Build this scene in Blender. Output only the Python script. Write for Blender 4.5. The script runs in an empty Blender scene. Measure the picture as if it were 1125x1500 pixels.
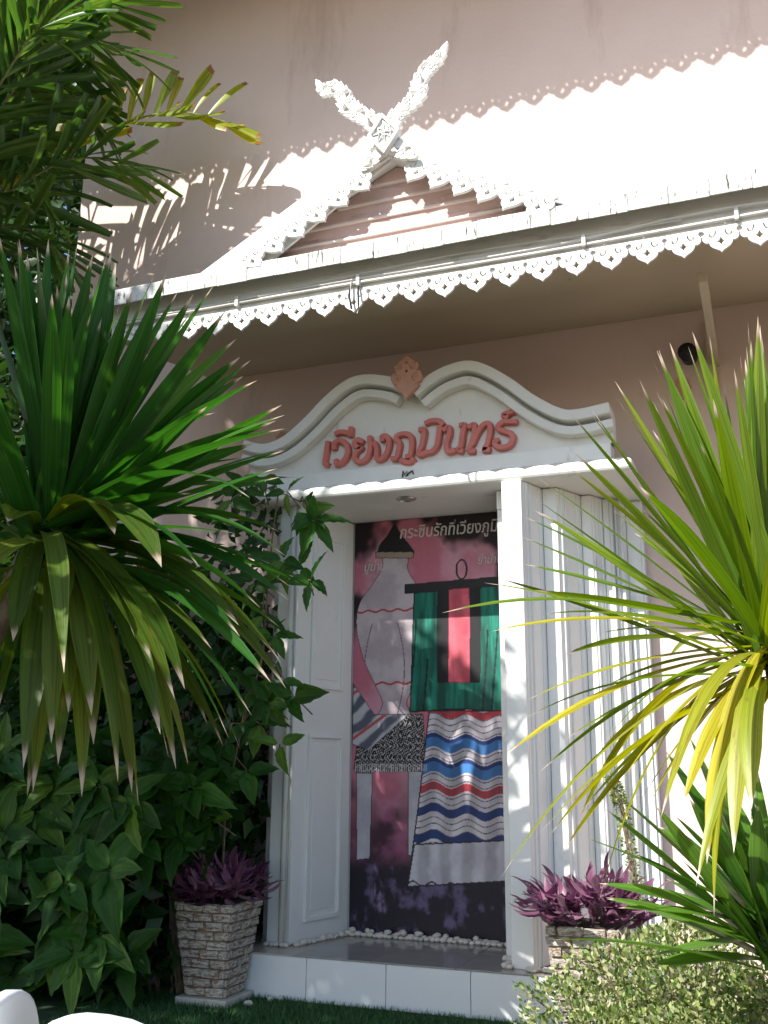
import bpy, bmesh, math, random
import numpy as np
from mathutils import Vector, Matrix, Quaternion
from mathutils import noise as mnoise
from mathutils.geometry import tessellate_polygon
random.seed(7); np.random.seed(7)
S = bpy.context.scene
COL = S.collection
PI = math.pi

# ------------------------------------------------------------------ camera, light, exposure
cd = bpy.data.cameras.new('camera'); cam = bpy.data.objects.new('camera', cd); COL.objects.link(cam)
cd.sensor_fit = 'VERTICAL'; cd.sensor_height = 24.0; cd.lens = 1463/1500*24; cd.clip_end = 400; cd.clip_start = .02
cam.matrix_world = Matrix(((0.93365, 0.08126, 0.34884, 0), (0.35809, -0.23338, -0.90405, 0), (0.00795, 0.96898, -0.247, 1.068), (0, 0, 0, 1)))
S.camera = cam
SUN = Vector((-.55, -1.0, 1.03)).normalized()          # towards the sun
w = bpy.data.worlds.new('World'); S.world = w; w.use_nodes = True
nt = w.node_tree; bg = nt.nodes['Background']
sky = nt.nodes.new('ShaderNodeTexSky'); sky.sky_type = 'NISHITA'; sky.sun_disc = False
sky.sun_elevation = math.radians(42.1); sky.sun_rotation = math.radians(208.8)
nt.links.new(sky.outputs[0], bg.inputs[0]); bg.inputs[1].default_value = .125
sl = bpy.data.lights.new('sun', 'SUN'); sl.energy = 5.0; sl.angle = math.radians(.42); sl.color = (1, .96, .88)
sun = bpy.data.objects.new('sun', sl); COL.objects.link(sun); sun.location = (-6, -12, 14)
sun.rotation_euler = (-SUN).to_track_quat('-Z', 'Y').to_euler()
S.view_settings.view_transform = 'Standard'; S.view_settings.look = 'None'
S.view_settings.exposure = .85; S.view_settings.gamma = 1; S.view_settings.use_curve_mapping = False
S.render.engine = 'CYCLES'
S.cycles.max_bounces = 8; S.cycles.diffuse_bounces = 5; S.cycles.transparent_max_bounces = 8

# ------------------------------------------------------------------ measured shapes (metres, in the plane each one stands in)
LETTER_STROKES=[[(-2.174,2.79),(-2.178,2.751),(-2.184,2.713),(-2.188,2.677),(-2.173,2.666)],[(-2.134,2.756),(-2.133,2.782),(-2.105,2.794),(-2.07,2.778),(-2.052,2.74),(-2.059,2.699),(-2.084,2.67),(-2.113,2.662),(-2.121,2.679)],[(-2.122,2.839),(-2.101,2.844),(-2.072,2.839),(-2.046,2.829)],[(-2.036,2.856),(-2.038,2.821)],[(-1.97,2.775),(-1.997,2.789),(-2.013,2.77),(-1.998,2.745),(-1.973,2.741),(-2.0,2.72),(-2.012,2.689),(-1.989,2.663),(-1.952,2.669),(-1.928,2.699),(-1.921,2.748),(-1.925,2.792)],[(-1.85,2.771),(-1.852,2.789),(-1.832,2.791),(-1.813,2.763),(-1.817,2.717),(-1.84,2.673),(-1.874,2.664),(-1.883,2.689),(-1.884,2.73),(-1.895,2.756)],[(-1.79,2.66),(-1.77,2.661),(-1.759,2.697),(-1.753,2.741),(-1.771,2.765),(-1.761,2.787),(-1.717,2.79),(-1.687,2.768),(-1.683,2.719),(-1.692,2.667),(-1.708,2.663)],[(-1.739,2.643),(-1.723,2.634),(-1.703,2.628),(-1.684,2.63),(-1.677,2.642)],[(-1.634,2.804),(-1.614,2.799),(-1.618,2.755),(-1.63,2.708),(-1.645,2.677),(-1.633,2.665),(-1.606,2.673),(-1.571,2.676),(-1.544,2.704),(-1.533,2.756),(-1.527,2.804)],[(-1.601,2.838),(-1.578,2.846),(-1.535,2.842),(-1.513,2.822)],[(-1.501,2.789),(-1.476,2.798),(-1.474,2.76),(-1.49,2.708),(-1.481,2.666),(-1.449,2.669)],[(-1.408,2.803),(-1.392,2.798),(-1.402,2.746),(-1.41,2.692),(-1.425,2.67),(-1.409,2.661)],[(-1.366,2.789),(-1.341,2.797),(-1.338,2.755),(-1.353,2.701),(-1.369,2.661),(-1.345,2.654)],[(-1.347,2.698),(-1.32,2.753),(-1.291,2.789),(-1.262,2.794),(-1.253,2.761),(-1.265,2.699),(-1.281,2.662),(-1.293,2.658),(-1.265,2.652)],[(-1.119,2.787),(-1.144,2.789),(-1.182,2.794),(-1.208,2.776),(-1.207,2.757),(-1.178,2.741),(-1.146,2.726),(-1.135,2.699),(-1.152,2.667),(-1.192,2.656),(-1.225,2.669),(-1.229,2.692),(-1.217,2.698)],[(-1.128,2.845),(-1.158,2.838),(-1.18,2.832),(-1.167,2.818)]]
LETTER_OF=[0,1,2,2,3,4,5,5,6,7,8,8,9,9,10,11]
PED=[(-2.654,2.838),(-2.534,2.801),(-2.412,2.831),(-2.283,2.925),(-2.172,3.028),(-2.055,3.107),(-1.975,3.131),(-1.906,3.129),(-1.838,3.115),(-1.755,3.088),(-1.68,3.023),(-1.6,3.056),(-1.527,3.096),(-1.456,3.119),(-1.357,3.13),(-1.258,3.096),(-1.125,3.002),(-0.995,2.886),(-0.868,2.803),(-0.778,2.791),(-0.635,2.807)]
ARM_R=[(-1.667,3.877),(-1.611,3.912),(-1.57,3.972),(-1.526,4.035),(-1.488,4.122),(-1.42,4.179),(-1.369,4.233),(-1.358,4.305),(-1.317,4.365),(-1.263,4.399),(-1.218,4.477)]
ARM_L=[(-1.369,3.867),(-1.433,3.914),(-1.488,3.967),(-1.536,4.041),(-1.607,4.133),(-1.678,4.181),(-1.733,4.245),(-1.756,4.312),(-1.812,4.361),(-1.863,4.367),(-1.908,4.434)]
DIAMOND=[(-1.533,4.118),(-1.443,4.013),(-1.521,3.898),(-1.606,4.012)]
YUCCA_L=((-2.706,3.2,1.923),[(-3.024,3.11,3.295,0.03,1.09),(-3.085,3.27,3.409,0.04,1.02),(-2.734,3.01,3.173,0.05,1.06),(-2.766,3.11,3.268,0.06,1.12),(-2.881,3.38,3.382,0.03,1.16),(-2.574,3.07,3.196,0.04,1.22),(-2.65,3.24,3.192,0.04,1.17),(-2.459,3.03,3.097,0.05,1.15),(-2.474,3.14,3.156,0.0,1.22),(-2.506,3.21,3.215,0.04,1.22),(-2.564,3.32,3.226,0.06,1.0),(-2.506,3.18,2.885,0.05,1.11),(-2.423,3.42,3.204,0.05,1.0),(-2.1,3.04,2.956,0.01,1.0),(-2.155,3.1,2.927,0.06,1.0),(-2.075,3.2,2.933,0.04,1.0),(-1.881,3.14,2.804,0.03,1.0),(-2.093,3.17,2.769,0.02,1.0),(-1.905,3.27,2.738,0.11,1.0),(-1.986,3.45,2.745,0.13,1.0),(-1.941,3.46,2.727,0.14,1.0),(-1.994,3.5,2.679,0.12,1.0),(-1.676,3.04,2.441,0.14,1.0),(-2.088,3.48,2.622,0.15,1.0),(-1.685,3.26,2.423,0.13,1.0),(-1.572,3.07,2.303,0.14,1.0),(-1.712,3.27,2.365,0.08,1.0),(-1.524,2.98,2.216,0.14,1.0),(-1.925,3.49,2.365,0.06,1.0),(-1.73,3.39,2.282,0.1,1.0),(-1.574,3.03,2.09,0.08,1.0),(-1.737,3.37,2.167,0.15,1.0),(-1.887,2.97,2.01,0.12,1.0),(-1.701,2.97,1.85,0.13,1.0),(-2.592,2.85,1.935,0.6,1.05),(-2.142,2.89,1.861,0.62,0.91),(-2.468,2.8,1.481,0.54,0.86),(-2.304,2.82,1.544,0.5,0.97),(-2.38,2.81,1.051,0.43,1.02),(-2.306,2.85,1.135,0.61,1.03),(-2.254,2.86,1.236,0.51,0.95),(-2.326,2.92,1.063,0.54,0.96),(-2.185,2.92,1.132,0.61,0.95),(-2.165,2.87,1.226,0.56,0.9),(-2.025,2.85,1.009,0.62,0.95),(-2.032,2.9,1.486,0.42,0.93),(-1.967,2.91,1.406,0.42,0.97),(-1.872,2.92,1.279,0.43,0.98),(-1.81,2.88,1.309,0.56,0.92),(-1.933,2.94,1.166,0.57,0.85),(-1.87,2.79,1.706,0.56,1.04),(-1.723,3.03,1.157,0.39,1.0),(-1.73,3.2,1.238,0.36,1.0),(-1.895,3.08,1.529,0.36,1.0),(-1.731,3.08,1.544,0.42,1.0),(-1.707,3.05,1.499,0.38,1.0),(-1.677,3.29,1.562,0.31,1.0),(-1.605,3.18,1.412,0.45,1.0),(-1.586,3.06,1.341,0.34,1.0),(-1.64,3.3,1.71,0.35,1.0),(-1.507,2.99,1.756,0.39,1.0),(-1.621,3.25,1.652,0.32,1.0),(-1.636,3.06,1.597,0.37,1.0)])
YUCCA_R=((0.017,2.7,1.341),[(-0.363,2.83,2.183,0.04,1.0),(-0.435,2.83,2.102,0.01,1.0),(-0.451,2.6,1.9,0.05,1.0),(-0.608,2.85,1.913,0.04,1.0),(-0.566,2.55,1.777,0.01,1.0),(-0.567,2.69,1.763,0.02,1.0),(-0.647,2.81,1.787,0.07,1.0),(-0.592,2.53,1.662,0.02,1.0),(-0.647,2.81,1.643,0.05,1.0),(-0.722,2.81,1.605,0.03,1.0),(-0.555,2.51,1.512,0.02,1.0),(-0.248,2.81,2.228,0.02,1.0),(-0.219,2.61,2.168,0.03,1.0),(-0.186,2.64,2.199,0.03,1.0),(-0.15,2.86,2.273,0.01,1.0),(-0.116,2.45,2.139,0.08,1.0),(-0.088,2.85,2.294,0.08,1.0),(-0.241,2.65,2.041,0.08,1.0),(-0.234,2.87,2.123,0.02,1.0),(-0.236,2.79,1.888,0.07,1.0),(-0.301,2.75,1.769,0.04,1.0),(0.021,2.58,2.148,0.03,1.0),(0.043,2.55,2.201,0.01,1.0),(0.003,2.71,2.152,0.02,1.0),(0.037,2.81,2.259,0.0,1.0),(-0.06,2.86,2.147,0.06,1.0),(-0.02,2.87,2.062,0.07,1.0),(-0.747,2.81,1.45,0.2,1.0),(-0.523,2.46,1.44,0.22,1.0),(-0.393,2.52,1.395,0.16,1.0),(-0.627,2.72,1.246,0.19,1.0),(-0.411,2.62,1.264,0.24,1.0),(-0.521,2.69,1.141,0.16,1.0),(-0.645,2.55,1.101,0.23,1.0),(-0.582,2.64,1.056,0.22,1.0),(-0.471,2.59,0.96,0.15,1.0),(-0.565,2.56,0.912,0.42,1.2),(-0.523,2.45,0.909,0.42,1.2),(-0.536,2.68,0.858,0.42,1.2),(-0.334,2.65,0.984,0.3,1.2),(-0.306,2.59,0.975,0.43,1.2),(-0.349,2.41,1.031,0.34,1.2),(-0.215,2.48,0.987,0.38,1.2),(-0.158,2.41,0.758,0.59,1.25),(-0.17,2.47,0.86,0.5,1.25),(-0.063,2.36,0.985,0.53,1.25),(-0.106,2.37,0.894,0.51,1.25)])
CORDY=((-0.029,3.25,0.545),[(-0.566,3.39,0.714,0.13,1.0),(-0.556,3.08,0.873,0.09,1.0),(-0.5,3.16,0.952,0.06,1.0),(-0.479,3.17,1.005,0.1,1.0),(-0.46,3.26,0.735,0.07,1.0),(-0.413,3.12,0.829,0.06,1.0),(-0.344,3.09,0.965,0.09,1.0),(-0.32,3.3,0.899,0.07,1.0),(-0.247,3.08,0.986,0.04,1.0),(-0.194,3.18,1.023,0.1,1.0),(-0.169,3.32,0.942,0.07,1.0),(-0.103,3.33,1.042,0.1,1.0),(-0.388,3.2,0.542,0.07,1.0),(-0.394,3.22,0.515,0.11,1.0),(-0.481,3.2,0.667,0.11,1.0),(-0.288,3.21,0.808,0.05,1.0),(-0.068,3.24,0.966,0.11,1.0)])
MURAL={'vase':[(-2.049,2.26),(-1.897,2.25),(-1.889,2.158),(-1.831,2.063),(-1.758,1.954),(-1.742,1.819),(-1.783,1.65),(-1.855,1.502),(-1.895,1.409),(-1.879,1.335),(-2.057,1.337),(-2.041,1.411),(-2.083,1.506),(-2.16,1.661),(-2.205,1.838),(-2.19,1.976),(-2.115,2.079),(-2.056,2.168)],'lid':[(-2.083,2.262),(-2.066,2.318),(-2.024,2.364),(-1.999,2.403),(-1.974,2.433),(-1.948,2.399),(-1.923,2.356),(-1.881,2.305),(-1.864,2.247)],'rim':[(-2.091,2.279),(-1.856,2.263),(-1.856,2.223),(-2.091,2.239)],'cloth':[(-2.172,1.353),(-1.8,1.349),(-1.777,1.045),(-2.212,1.033)],'runner':[(-2.221,1.528),(-2.089,1.352),(-1.879,1.35),(-2.055,1.207),(-2.12,1.151),(-2.219,1.188)],'legA':[(-2.192,1.034),(-2.094,1.034),(-2.105,0.585),(-2.184,0.575)],'legB':[(-1.886,1.044),(-1.792,1.044),(-1.816,0.616),(-1.886,0.607)],'teal':[(-1.856,2.026),(-1.331,2.043),(-1.339,1.344),(-1.528,1.368),(-1.662,1.369),(-1.879,1.357)],'bar':[(-1.913,2.076),(-1.303,2.091),(-1.305,2.038),(-1.913,2.021)],'knob':[(-1.604,2.175),(-1.571,2.204),(-1.54,2.171),(-1.541,2.109),(-1.573,2.08),(-1.604,2.113)],'black1':[(-1.717,2.03),(-1.649,2.034),(-1.653,1.516),(-1.72,1.517)],'black2':[(-1.526,2.035),(-1.463,2.039),(-1.472,1.512),(-1.533,1.513)],'red':[(-1.649,2.034),(-1.526,2.035),(-1.525,1.513),(-1.657,1.516)],'skirt':[(-1.768,1.37),(-1.346,1.365),(-1.346,0.876),(-1.348,0.501),(-1.893,0.449),(-1.832,0.866)],'hem':[(-1.855,0.67),(-1.347,0.707),(-1.348,0.501),(-1.893,0.449)]}
MTXT=[(-1.938,2.377),(-1.327,2.369),(-2.157,2.198),(-2.055,2.203),(-1.476,2.162),(-1.32,2.164),(-1.938,2.462)]
FRONDS=[([(-4.516,4.75,4.941),(-4.141,4.82,5.162),(-3.767,4.9,5.304),(-3.447,5.0,5.366),(-3.085,5.08,5.244)],1.0,0),([(-4.645,4.4,4.421),(-4.226,4.45,4.656),(-3.855,4.5,4.789),(-3.408,4.5,4.637)],1.1,1),([(-4.587,4.2,5.331),(-4.172,4.2,5.521),(-3.741,4.2,5.437),(-3.295,4.2,5.197)],1.25,1),([(-4.612,4.3,4.849),(-4.175,4.3,5.292),(-3.903,4.3,5.726),(-3.432,4.3,5.685)],1.2,1),([(-4.985,4.5,4.905),(-4.526,4.5,5.371),(-4.127,4.55,5.46),(-3.744,4.6,5.036)],1.2,1),([(-4.487,4.1,4.551),(-4.082,4.0,4.956),(-3.77,3.9,5.173),(-3.585,3.8,5.134)],1.2,1),([(-4.977,4.6,4.598),(-4.502,4.6,4.502),(-4.154,4.6,4.359),(-3.856,4.6,4.039)],1.1,1),([(-4.893,4.5,4.678),(-4.668,4.5,5.144),(-4.375,4.5,5.073),(-4.004,4.4,4.481)],1.1,1),([(-5.042,4.6,5.031),(-4.744,4.65,6.034),(-4.496,4.7,6.636),(-3.854,4.7,6.655)],1.2,1),([(-5.143,4.7,5.061),(-4.959,4.75,6.057),(-4.643,4.8,7.2),(-4.323,4.85,7.32)],1.2,1)]
VINE=[(-2.561,4.5,0.876),(-2.485,4.5,1.27),(-2.411,4.55,1.612),(-2.425,4.6,1.974),(-2.415,4.62,2.271),(-2.38,4.6,2.489),(-2.225,4.55,2.406)]
VTIPS=[(-2.16,4.5,2.333),(-2.281,4.5,2.453),(-2.096,4.45,2.28),(-2.189,4.5,2.049),(-2.106,4.45,1.965),(-2.287,4.5,2.091),(-2.424,4.5,2.541),(-2.496,4.45,2.479),(-2.546,4.4,2.415),(-2.284,4.5,1.468),(-2.181,4.45,1.396),(-2.31,4.45,1.365),(-2.363,4.45,1.267),(-2.247,4.45,1.169),(-2.435,4.5,1.437),(-2.516,4.5,1.507),(-2.393,4.5,1.814),(-2.331,4.5,1.707),(-2.44,4.5,1.993),(-2.4,4.4,1.04),(-2.519,4.4,1.168),(-2.612,4.3,1.166),(-2.684,4.3,1.102),(-2.517,4.3,0.821)]

# ------------------------------------------------------------------ helpers
def nd(t, kind, **kw):
    n = t.nodes.new('ShaderNode' + kind)
    for k, v in kw.items():
        if k.startswith('i_'): n.inputs[k[2:].replace('_', ' ')].default_value = v
        else: setattr(n, k, v)
    return n
def newmat(name, rough=.7, spec=.5):
    m = bpy.data.materials.new(name); m.use_nodes = True
    b = m.node_tree.nodes['Principled BSDF']
    b.inputs['Roughness'].default_value = rough; b.inputs['Specular IOR Level'].default_value = spec
    return m, m.node_tree, b
def ramp(t, stops):
    r = nd(t, 'ValToRGB'); e = r.color_ramp.elements
    while len(e) < len(stops): e.new(.5)
    for q, (p, c) in zip(e, stops): q.position = p; q.color = (*c, 1) if len(c) == 3 else c
    return r
def paint(name, c1, c2, scale=6, rough=.6, bump=.15, bscale=60, grime=None, gscale=(30, 30, 4), gpos=(.55, .7), detail=6):
    """painted / plastered surface: two close tints, fine relief and optional streaks of dirt"""
    m, t, b = newmat(name, rough)
    tc = nd(t, 'TexCoord'); oi = nd(t, 'ObjectInfo')
    add = nd(t, 'VectorMath', operation='ADD'); sc = nd(t, 'VectorMath', operation='SCALE')
    sc.inputs['Scale'].default_value = 7.3
    t.links.new(oi.outputs['Random'], sc.inputs[0]); t.links.new(tc.outputs['Object'], add.inputs[0]); t.links.new(sc.outputs[0], add.inputs[1])
    n = nd(t, 'TexNoise', i_Scale=scale, i_Detail=detail, i_Roughness=.6); t.links.new(add.outputs[0], n.inputs['Vector'])
    r = ramp(t, [(.35, c1), (.65, c2)]); t.links.new(n.outputs[0], r.inputs[0]); col = r.outputs[0]
    if grime:
        mp = nd(t, 'Mapping'); mp.inputs['Scale'].default_value = gscale; t.links.new(add.outputs[0], mp.inputs[0])
        g = nd(t, 'TexNoise', i_Scale=1, i_Detail=7, i_Roughness=.7); t.links.new(mp.outputs[0], g.inputs['Vector'])
        gr = ramp(t, [(gpos[0], (0, 0, 0)), (gpos[1], (1, 1, 1))]); t.links.new(g.outputs[0], gr.inputs[0])
        mx = nd(t, 'Mix', data_type='RGBA'); t.links.new(gr.outputs[0], mx.inputs[0]); t.links.new(col, mx.inputs[6]); mx.inputs[7].default_value = (*grime, 1)
        col = mx.outputs[2]
    t.links.new(col, b.inputs['Base Color'])
    if bump:
        n2 = nd(t, 'TexNoise', i_Scale=bscale, i_Detail=5); t.links.new(add.outputs[0], n2.inputs['Vector'])
        bp = nd(t, 'Bump', i_Strength=bump, i_Distance=.01); t.links.new(n2.outputs[0], bp.inputs['Height']); t.links.new(bp.outputs[0], b.inputs['Normal'])
    return m
def leafmat(name, cols, tip=None, trans=.35, island=False, rough=.38, veins=40, tiplen=.9, spots=None, spec=.5):
    """leaf: colour differs from leaf to leaf, ribs along the blade, dry tip, light passes through"""
    m, t, b = newmat(name, rough, spec)
    if island: rnd = nd(t, 'NewGeometry').outputs['Random Per Island']
    else: rnd = nd(t, 'ObjectInfo').outputs['Random']
    n = len(cols); r = ramp(t, [(i/max(1, n-1), c) for i, c in enumerate(cols)]); t.links.new(rnd, r.inputs[0]); col = r.outputs[0]
    uv = nd(t, 'UVMap'); sep = nd(t, 'SeparateXYZ'); t.links.new(uv.outputs[0], sep.inputs[0])
    if veins:
        cmb = nd(t, 'CombineXYZ'); mu = nd(t, 'Math', operation='MULTIPLY'); mu.inputs[1].default_value = veins
        t.links.new(sep.outputs[0], mu.inputs[0]); t.links.new(mu.outputs[0], cmb.inputs[0])
        mv = nd(t, 'Math', operation='MULTIPLY'); mv.inputs[1].default_value = 2.; t.links.new(sep.outputs[1], mv.inputs[0]); t.links.new(mv.outputs[0], cmb.inputs[1])
        t.links.new(rnd, cmb.inputs[2])
        vn = nd(t, 'TexNoise', i_Scale=1., i_Detail=2); t.links.new(cmb.outputs[0], vn.inputs['Vector'])
        hs = nd(t, 'HueSaturation'); mr = nd(t, 'MapRange'); mr.inputs[1].default_value = .3; mr.inputs[2].default_value = .7; mr.inputs[3].default_value = .65; mr.inputs[4].default_value = 1.35
        t.links.new(vn.outputs[0], mr.inputs[0]); t.links.new(mr.outputs[0], hs.inputs['Value']); t.links.new(col, hs.inputs['Color']); col = hs.outputs[0]
    if spots:
        sn = nd(t, 'TexNoise', i_Scale=1., i_Detail=4, i_Roughness=.65); mp2 = nd(t, 'Mapping'); mp2.inputs['Scale'].default_value = (3., 9., 1.); t.links.new(uv.outputs[0], mp2.inputs[0])
        av = nd(t, 'VectorMath', operation='ADD'); s2 = nd(t, 'VectorMath', operation='SCALE'); s2.inputs['Scale'].default_value = 37.; t.links.new(rnd, s2.inputs[0]); t.links.new(mp2.outputs[0], av.inputs[0]); t.links.new(s2.outputs[0], av.inputs[1])
        t.links.new(av.outputs[0], sn.inputs['Vector']); sr = ramp(t, [(.60, (0, 0, 0)), (.70, (1, 1, 1))]); t.links.new(sn.outputs[0], sr.inputs[0])
        sx_ = nd(t, 'Mix', data_type='RGBA'); t.links.new(sr.outputs[0], sx_.inputs[0]); t.links.new(col, sx_.inputs[6]); sx_.inputs[7].default_value = (*spots, 1); col = sx_.outputs[2]
    if tip:
        tn = nd(t, 'TexNoise', i_Scale=8., i_Detail=2); t.links.new(uv.outputs[0], tn.inputs['Vector'])
        ad = nd(t, 'Math', operation='MULTIPLY_ADD'); ad.inputs[1].default_value = .07; t.links.new(tn.outputs[0], ad.inputs[0]); t.links.new(sep.outputs[1], ad.inputs[2])
        tr = ramp(t, [(tiplen, (0, 0, 0)), (tiplen+.03, (1, 1, 1))]); t.links.new(ad.outputs[0], tr.inputs[0])
        tr2 = ramp(t, [(tiplen, tip[0]), (min(1, tiplen+.09), tip[1])]); t.links.new(ad.outputs[0], tr2.inputs[0])
        mx = nd(t, 'Mix', data_type='RGBA'); t.links.new(tr.outputs[0], mx.inputs[0]); t.links.new(col, mx.inputs[6]); t.links.new(tr2.outputs[0], mx.inputs[7]); col = mx.outputs[2]
    t.links.new(col, b.inputs['Base Color'])
    if trans:
        tl = nd(t, 'BsdfTranslucent'); ms = nd(t, 'MixShader'); ms.inputs[0].default_value = trans
        hs2 = nd(t, 'HueSaturation'); hs2.inputs['Saturation'].default_value = 1.1; hs2.inputs['Value'].default_value = 1.9; hs2.inputs['Hue'].default_value = .485
        t.links.new(col, hs2.inputs['Color']); t.links.new(hs2.outputs[0], tl.inputs['Color'])
        out = t.nodes['Material Output']; t.links.new(b.outputs[0], ms.inputs[1]); t.links.new(tl.outputs[0], ms.inputs[2]); t.links.new(ms.outputs[0], out.inputs['Surface'])
    return m

BASE = {}
def thing(name, label, cat, loc=(0, 0, 0), group=None):
    o = bpy.data.objects.new(name, None); COL.objects.link(o); o.location = loc; o.empty_display_size = .1
    o['label'] = label; o['category'] = cat
    if group: o['group'] = group
    BASE[o.name] = Vector(loc); return o
def tag(o, label, cat, group=None):
    o['label'] = label; o['category'] = cat
    if group: o['group'] = group
    return o
def put(name, me, parent=None, M=None, mat=None):
    """link mesh me as an object; M is its world matrix"""
    if mat is not None and len(me.materials) == 0: me.materials.append(mat)
    o = bpy.data.objects.new(name, me); COL.objects.link(o)
    M = M if M is not None else Matrix.Identity(4)
    if parent is not None:
        o.parent = parent; base = BASE.get(parent.name, Vector((0, 0, 0)))
        o.matrix_basis = Matrix.Translation(-base) @ M
        BASE[o.name] = Vector((0, 0, 0)) if M == Matrix.Identity(4) else M.translation.copy()
    else: o.matrix_basis = M; BASE[o.name] = M.translation.copy()
    return o
def mesh(name, v, f, mat=None, smooth=False, uv=None):
    me = bpy.data.meshes.new(name); me.from_pydata([tuple(p) for p in v], [], f)
    if uv is not None:
        l = me.uv_layers.new(name='UVMap'); idx = np.empty(len(me.loops), dtype=np.int32); me.loops.foreach_get('vertex_index', idx)
        l.data.foreach_set('uv', np.asarray(uv, dtype=np.float32)[idx].ravel())
    if smooth: me.polygons.foreach_set('use_smooth', [True]*len(me.polygons))
    if mat: me.materials.append(mat)
    me.update(); return me
class MB:
    def __init__(s): s.v = []; s.f = []
    def add(s, v, f):
        o = len(s.v); s.v += [tuple(p) for p in v]; s.f += [tuple(i+o for i in q) for q in f]; return s
    def box(s, x0, x1, y0, y1, z0, z1):
        return s.add([(x, y, z) for x in (x0, x1) for y in (y0, y1) for z in (z0, z1)],
                     [(0, 1, 3, 2), (4, 6, 7, 5), (0, 4, 5, 1), (2, 3, 7, 6), (0, 2, 6, 4), (1, 5, 7, 3)])
    def hexa(s, p):   # 8 corners: bottom 4 ccw, top 4 ccw
        return s.add(p, [(3, 2, 1, 0), (4, 5, 6, 7), (0, 1, 5, 4), (1, 2, 6, 5), (2, 3, 7, 6), (3, 0, 4, 7)])
    def tube(s, pts, r, n=6, taper=None, cap=True):
        pts = [Vector(p) for p in pts]; rings = []; up = Vector((0, 0, 1))
        for i, p in enumerate(pts):
            t = (pts[min(i+1, len(pts)-1)] - pts[max(i-1, 0)]).normalized()
            a = t.cross(up)
            if a.length < .05: a = t.cross(Vector((1, 0, 0)))
            a.normalize(); b = a.cross(t)
            rr = r if taper is None else r + (taper-r)*i/(len(pts)-1)
            rings.append([p + (a*math.cos(2*PI*k/n) + b*math.sin(2*PI*k/n))*rr for k in range(n)])
        o = len(s.v)
        for q in rings: s.v += [tuple(x) for x in q]
        for i in range(len(rings)-1):
            for k in range(n):
                s.f.append((o+i*n+k, o+i*n+(k+1) % n, o+(i+1)*n+(k+1) % n, o+(i+1)*n+k))
        if cap: s.f.append(tuple(o+k for k in range(n))[::-1]); s.f.append(tuple(o+(len(rings)-1)*n+k for k in range(n)))
        return s
    def mesh(s, name, mat=None, smooth=False): return mesh(name, s.v, s.f, mat, smooth)
def bevel(o, w=.004, seg=2):
    m = o.modifiers.new('bevel', 'BEVEL'); m.width = w; m.segments = seg; m.limit_method = 'ANGLE'; m.angle_limit = math.radians(40)
    return o
def boxobj(name, b, mat, parent=None, bv=.004):
    o = put(name, MB().box(*b).mesh(name, mat), parent)
    if bv: bevel(o, bv)
    return o
def fill2d(name, loops, depth, mat=None, bev=0.0, y=0.0):
    """flat cut-out with holes: loops are (x, z) outlines; stands in the XZ plane, depth along Y centred on y"""
    cu = bpy.data.curves.new(name, 'CURVE'); cu.dimensions = '2D'; cu.fill_mode = 'BOTH'; cu.extrude = depth/2; cu.bevel_depth = bev; cu.bevel_resolution = 1
    for lp in loops:
        sp = cu.splines.new('POLY'); sp.points.add(len(lp)-1); sp.use_cyclic_u = True
        sp.points.foreach_set('co', [c for p in lp for c in (p[0], p[1], 0, 1)])
    ob = bpy.data.objects.new(name, cu); me = bpy.data.meshes.new_from_object(ob)
    bpy.data.objects.remove(ob); bpy.data.curves.remove(cu)
    me.transform(Matrix.Translation((0, y, 0)) @ Matrix.Rotation(PI/2, 4, 'X')); me.name = name
    me.materials.clear()
    if mat: me.materials.append(mat)
    return me
def catmull(pts, n=6):
    P = [np.array(p, float) for p in pts]; P = [2*P[0]-P[1]] + P + [2*P[-1]-P[-2]]; out = []
    for i in range(1, len(P)-2):
        for k in range(n):
            t = k/n; a, b, c, d = P[i-1:i+3]
            out.append(.5*((2*b)+(-a+c)*t+(2*a-5*b+4*c-d)*t*t+(-a+3*b-3*c+d)*t**3))
    out.append(P[-2]); return out
def bezier(a, b, c, n): return [a*(1-t)**2 + b*2*t*(1-t) + c*t*t for t in [i/n for i in range(n+1)]]
def blade(a, ctrl, tip, width, n=9, fold=.25, twist=0., roll=None, prof=None):
    """strap leaf along a bent midrib, with a keel; returns verts, faces, uv"""
    pts = bezier(Vector(a), Vector(ctrl), Vector(tip), n); v = []; f = []; uv = []
    side0 = None
    for i, p in enumerate(pts):
        t = i/n
        T = (pts[min(i+1, n)] - pts[max(i-1, 0)]).normalized()
        if side0 is None:
            s_ = T.cross(Vector((0, 0, 1)))
            if s_.length < .25: s_ = s_ + (roll or Vector((1, 0, 0)))*.5
            side0 = s_.normalized()
        sd = (side0 - T*side0.dot(T)).normalized(); side0 = sd
        nn = sd.cross(T); a_ = twist*t
        sd2 = sd*math.cos(a_) + nn*math.sin(a_); n2 = sd2.cross(T)
        ww = width*.5*(prof(t) if prof else min(1, .55+1.8*t)*(1 if t < .55 else max(0, 1-((t-.55)/.45)**1.7)))
        v += [p - sd2*ww + n2*ww*fold, p, p + sd2*ww + n2*ww*fold]; uv += [(0, t), (.5, t), (1, t)]
        if i < n:
            o = i*3; f += [(o, o+1, o+4, o+3), (o+1, o+2, o+5, o+4)]
    return v, f, uv
def offset_path(path, d):
    out = []
    for i, p in enumerate(path):
        a = path[max(i-1, 0)]; b = path[min(i+1, len(path)-1)]
        t = np.array(b)-np.array(a); t = t/np.linalg.norm(t); out.append((p[0]+t[1]*d, p[1]-t[0]*d))
    return out
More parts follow.
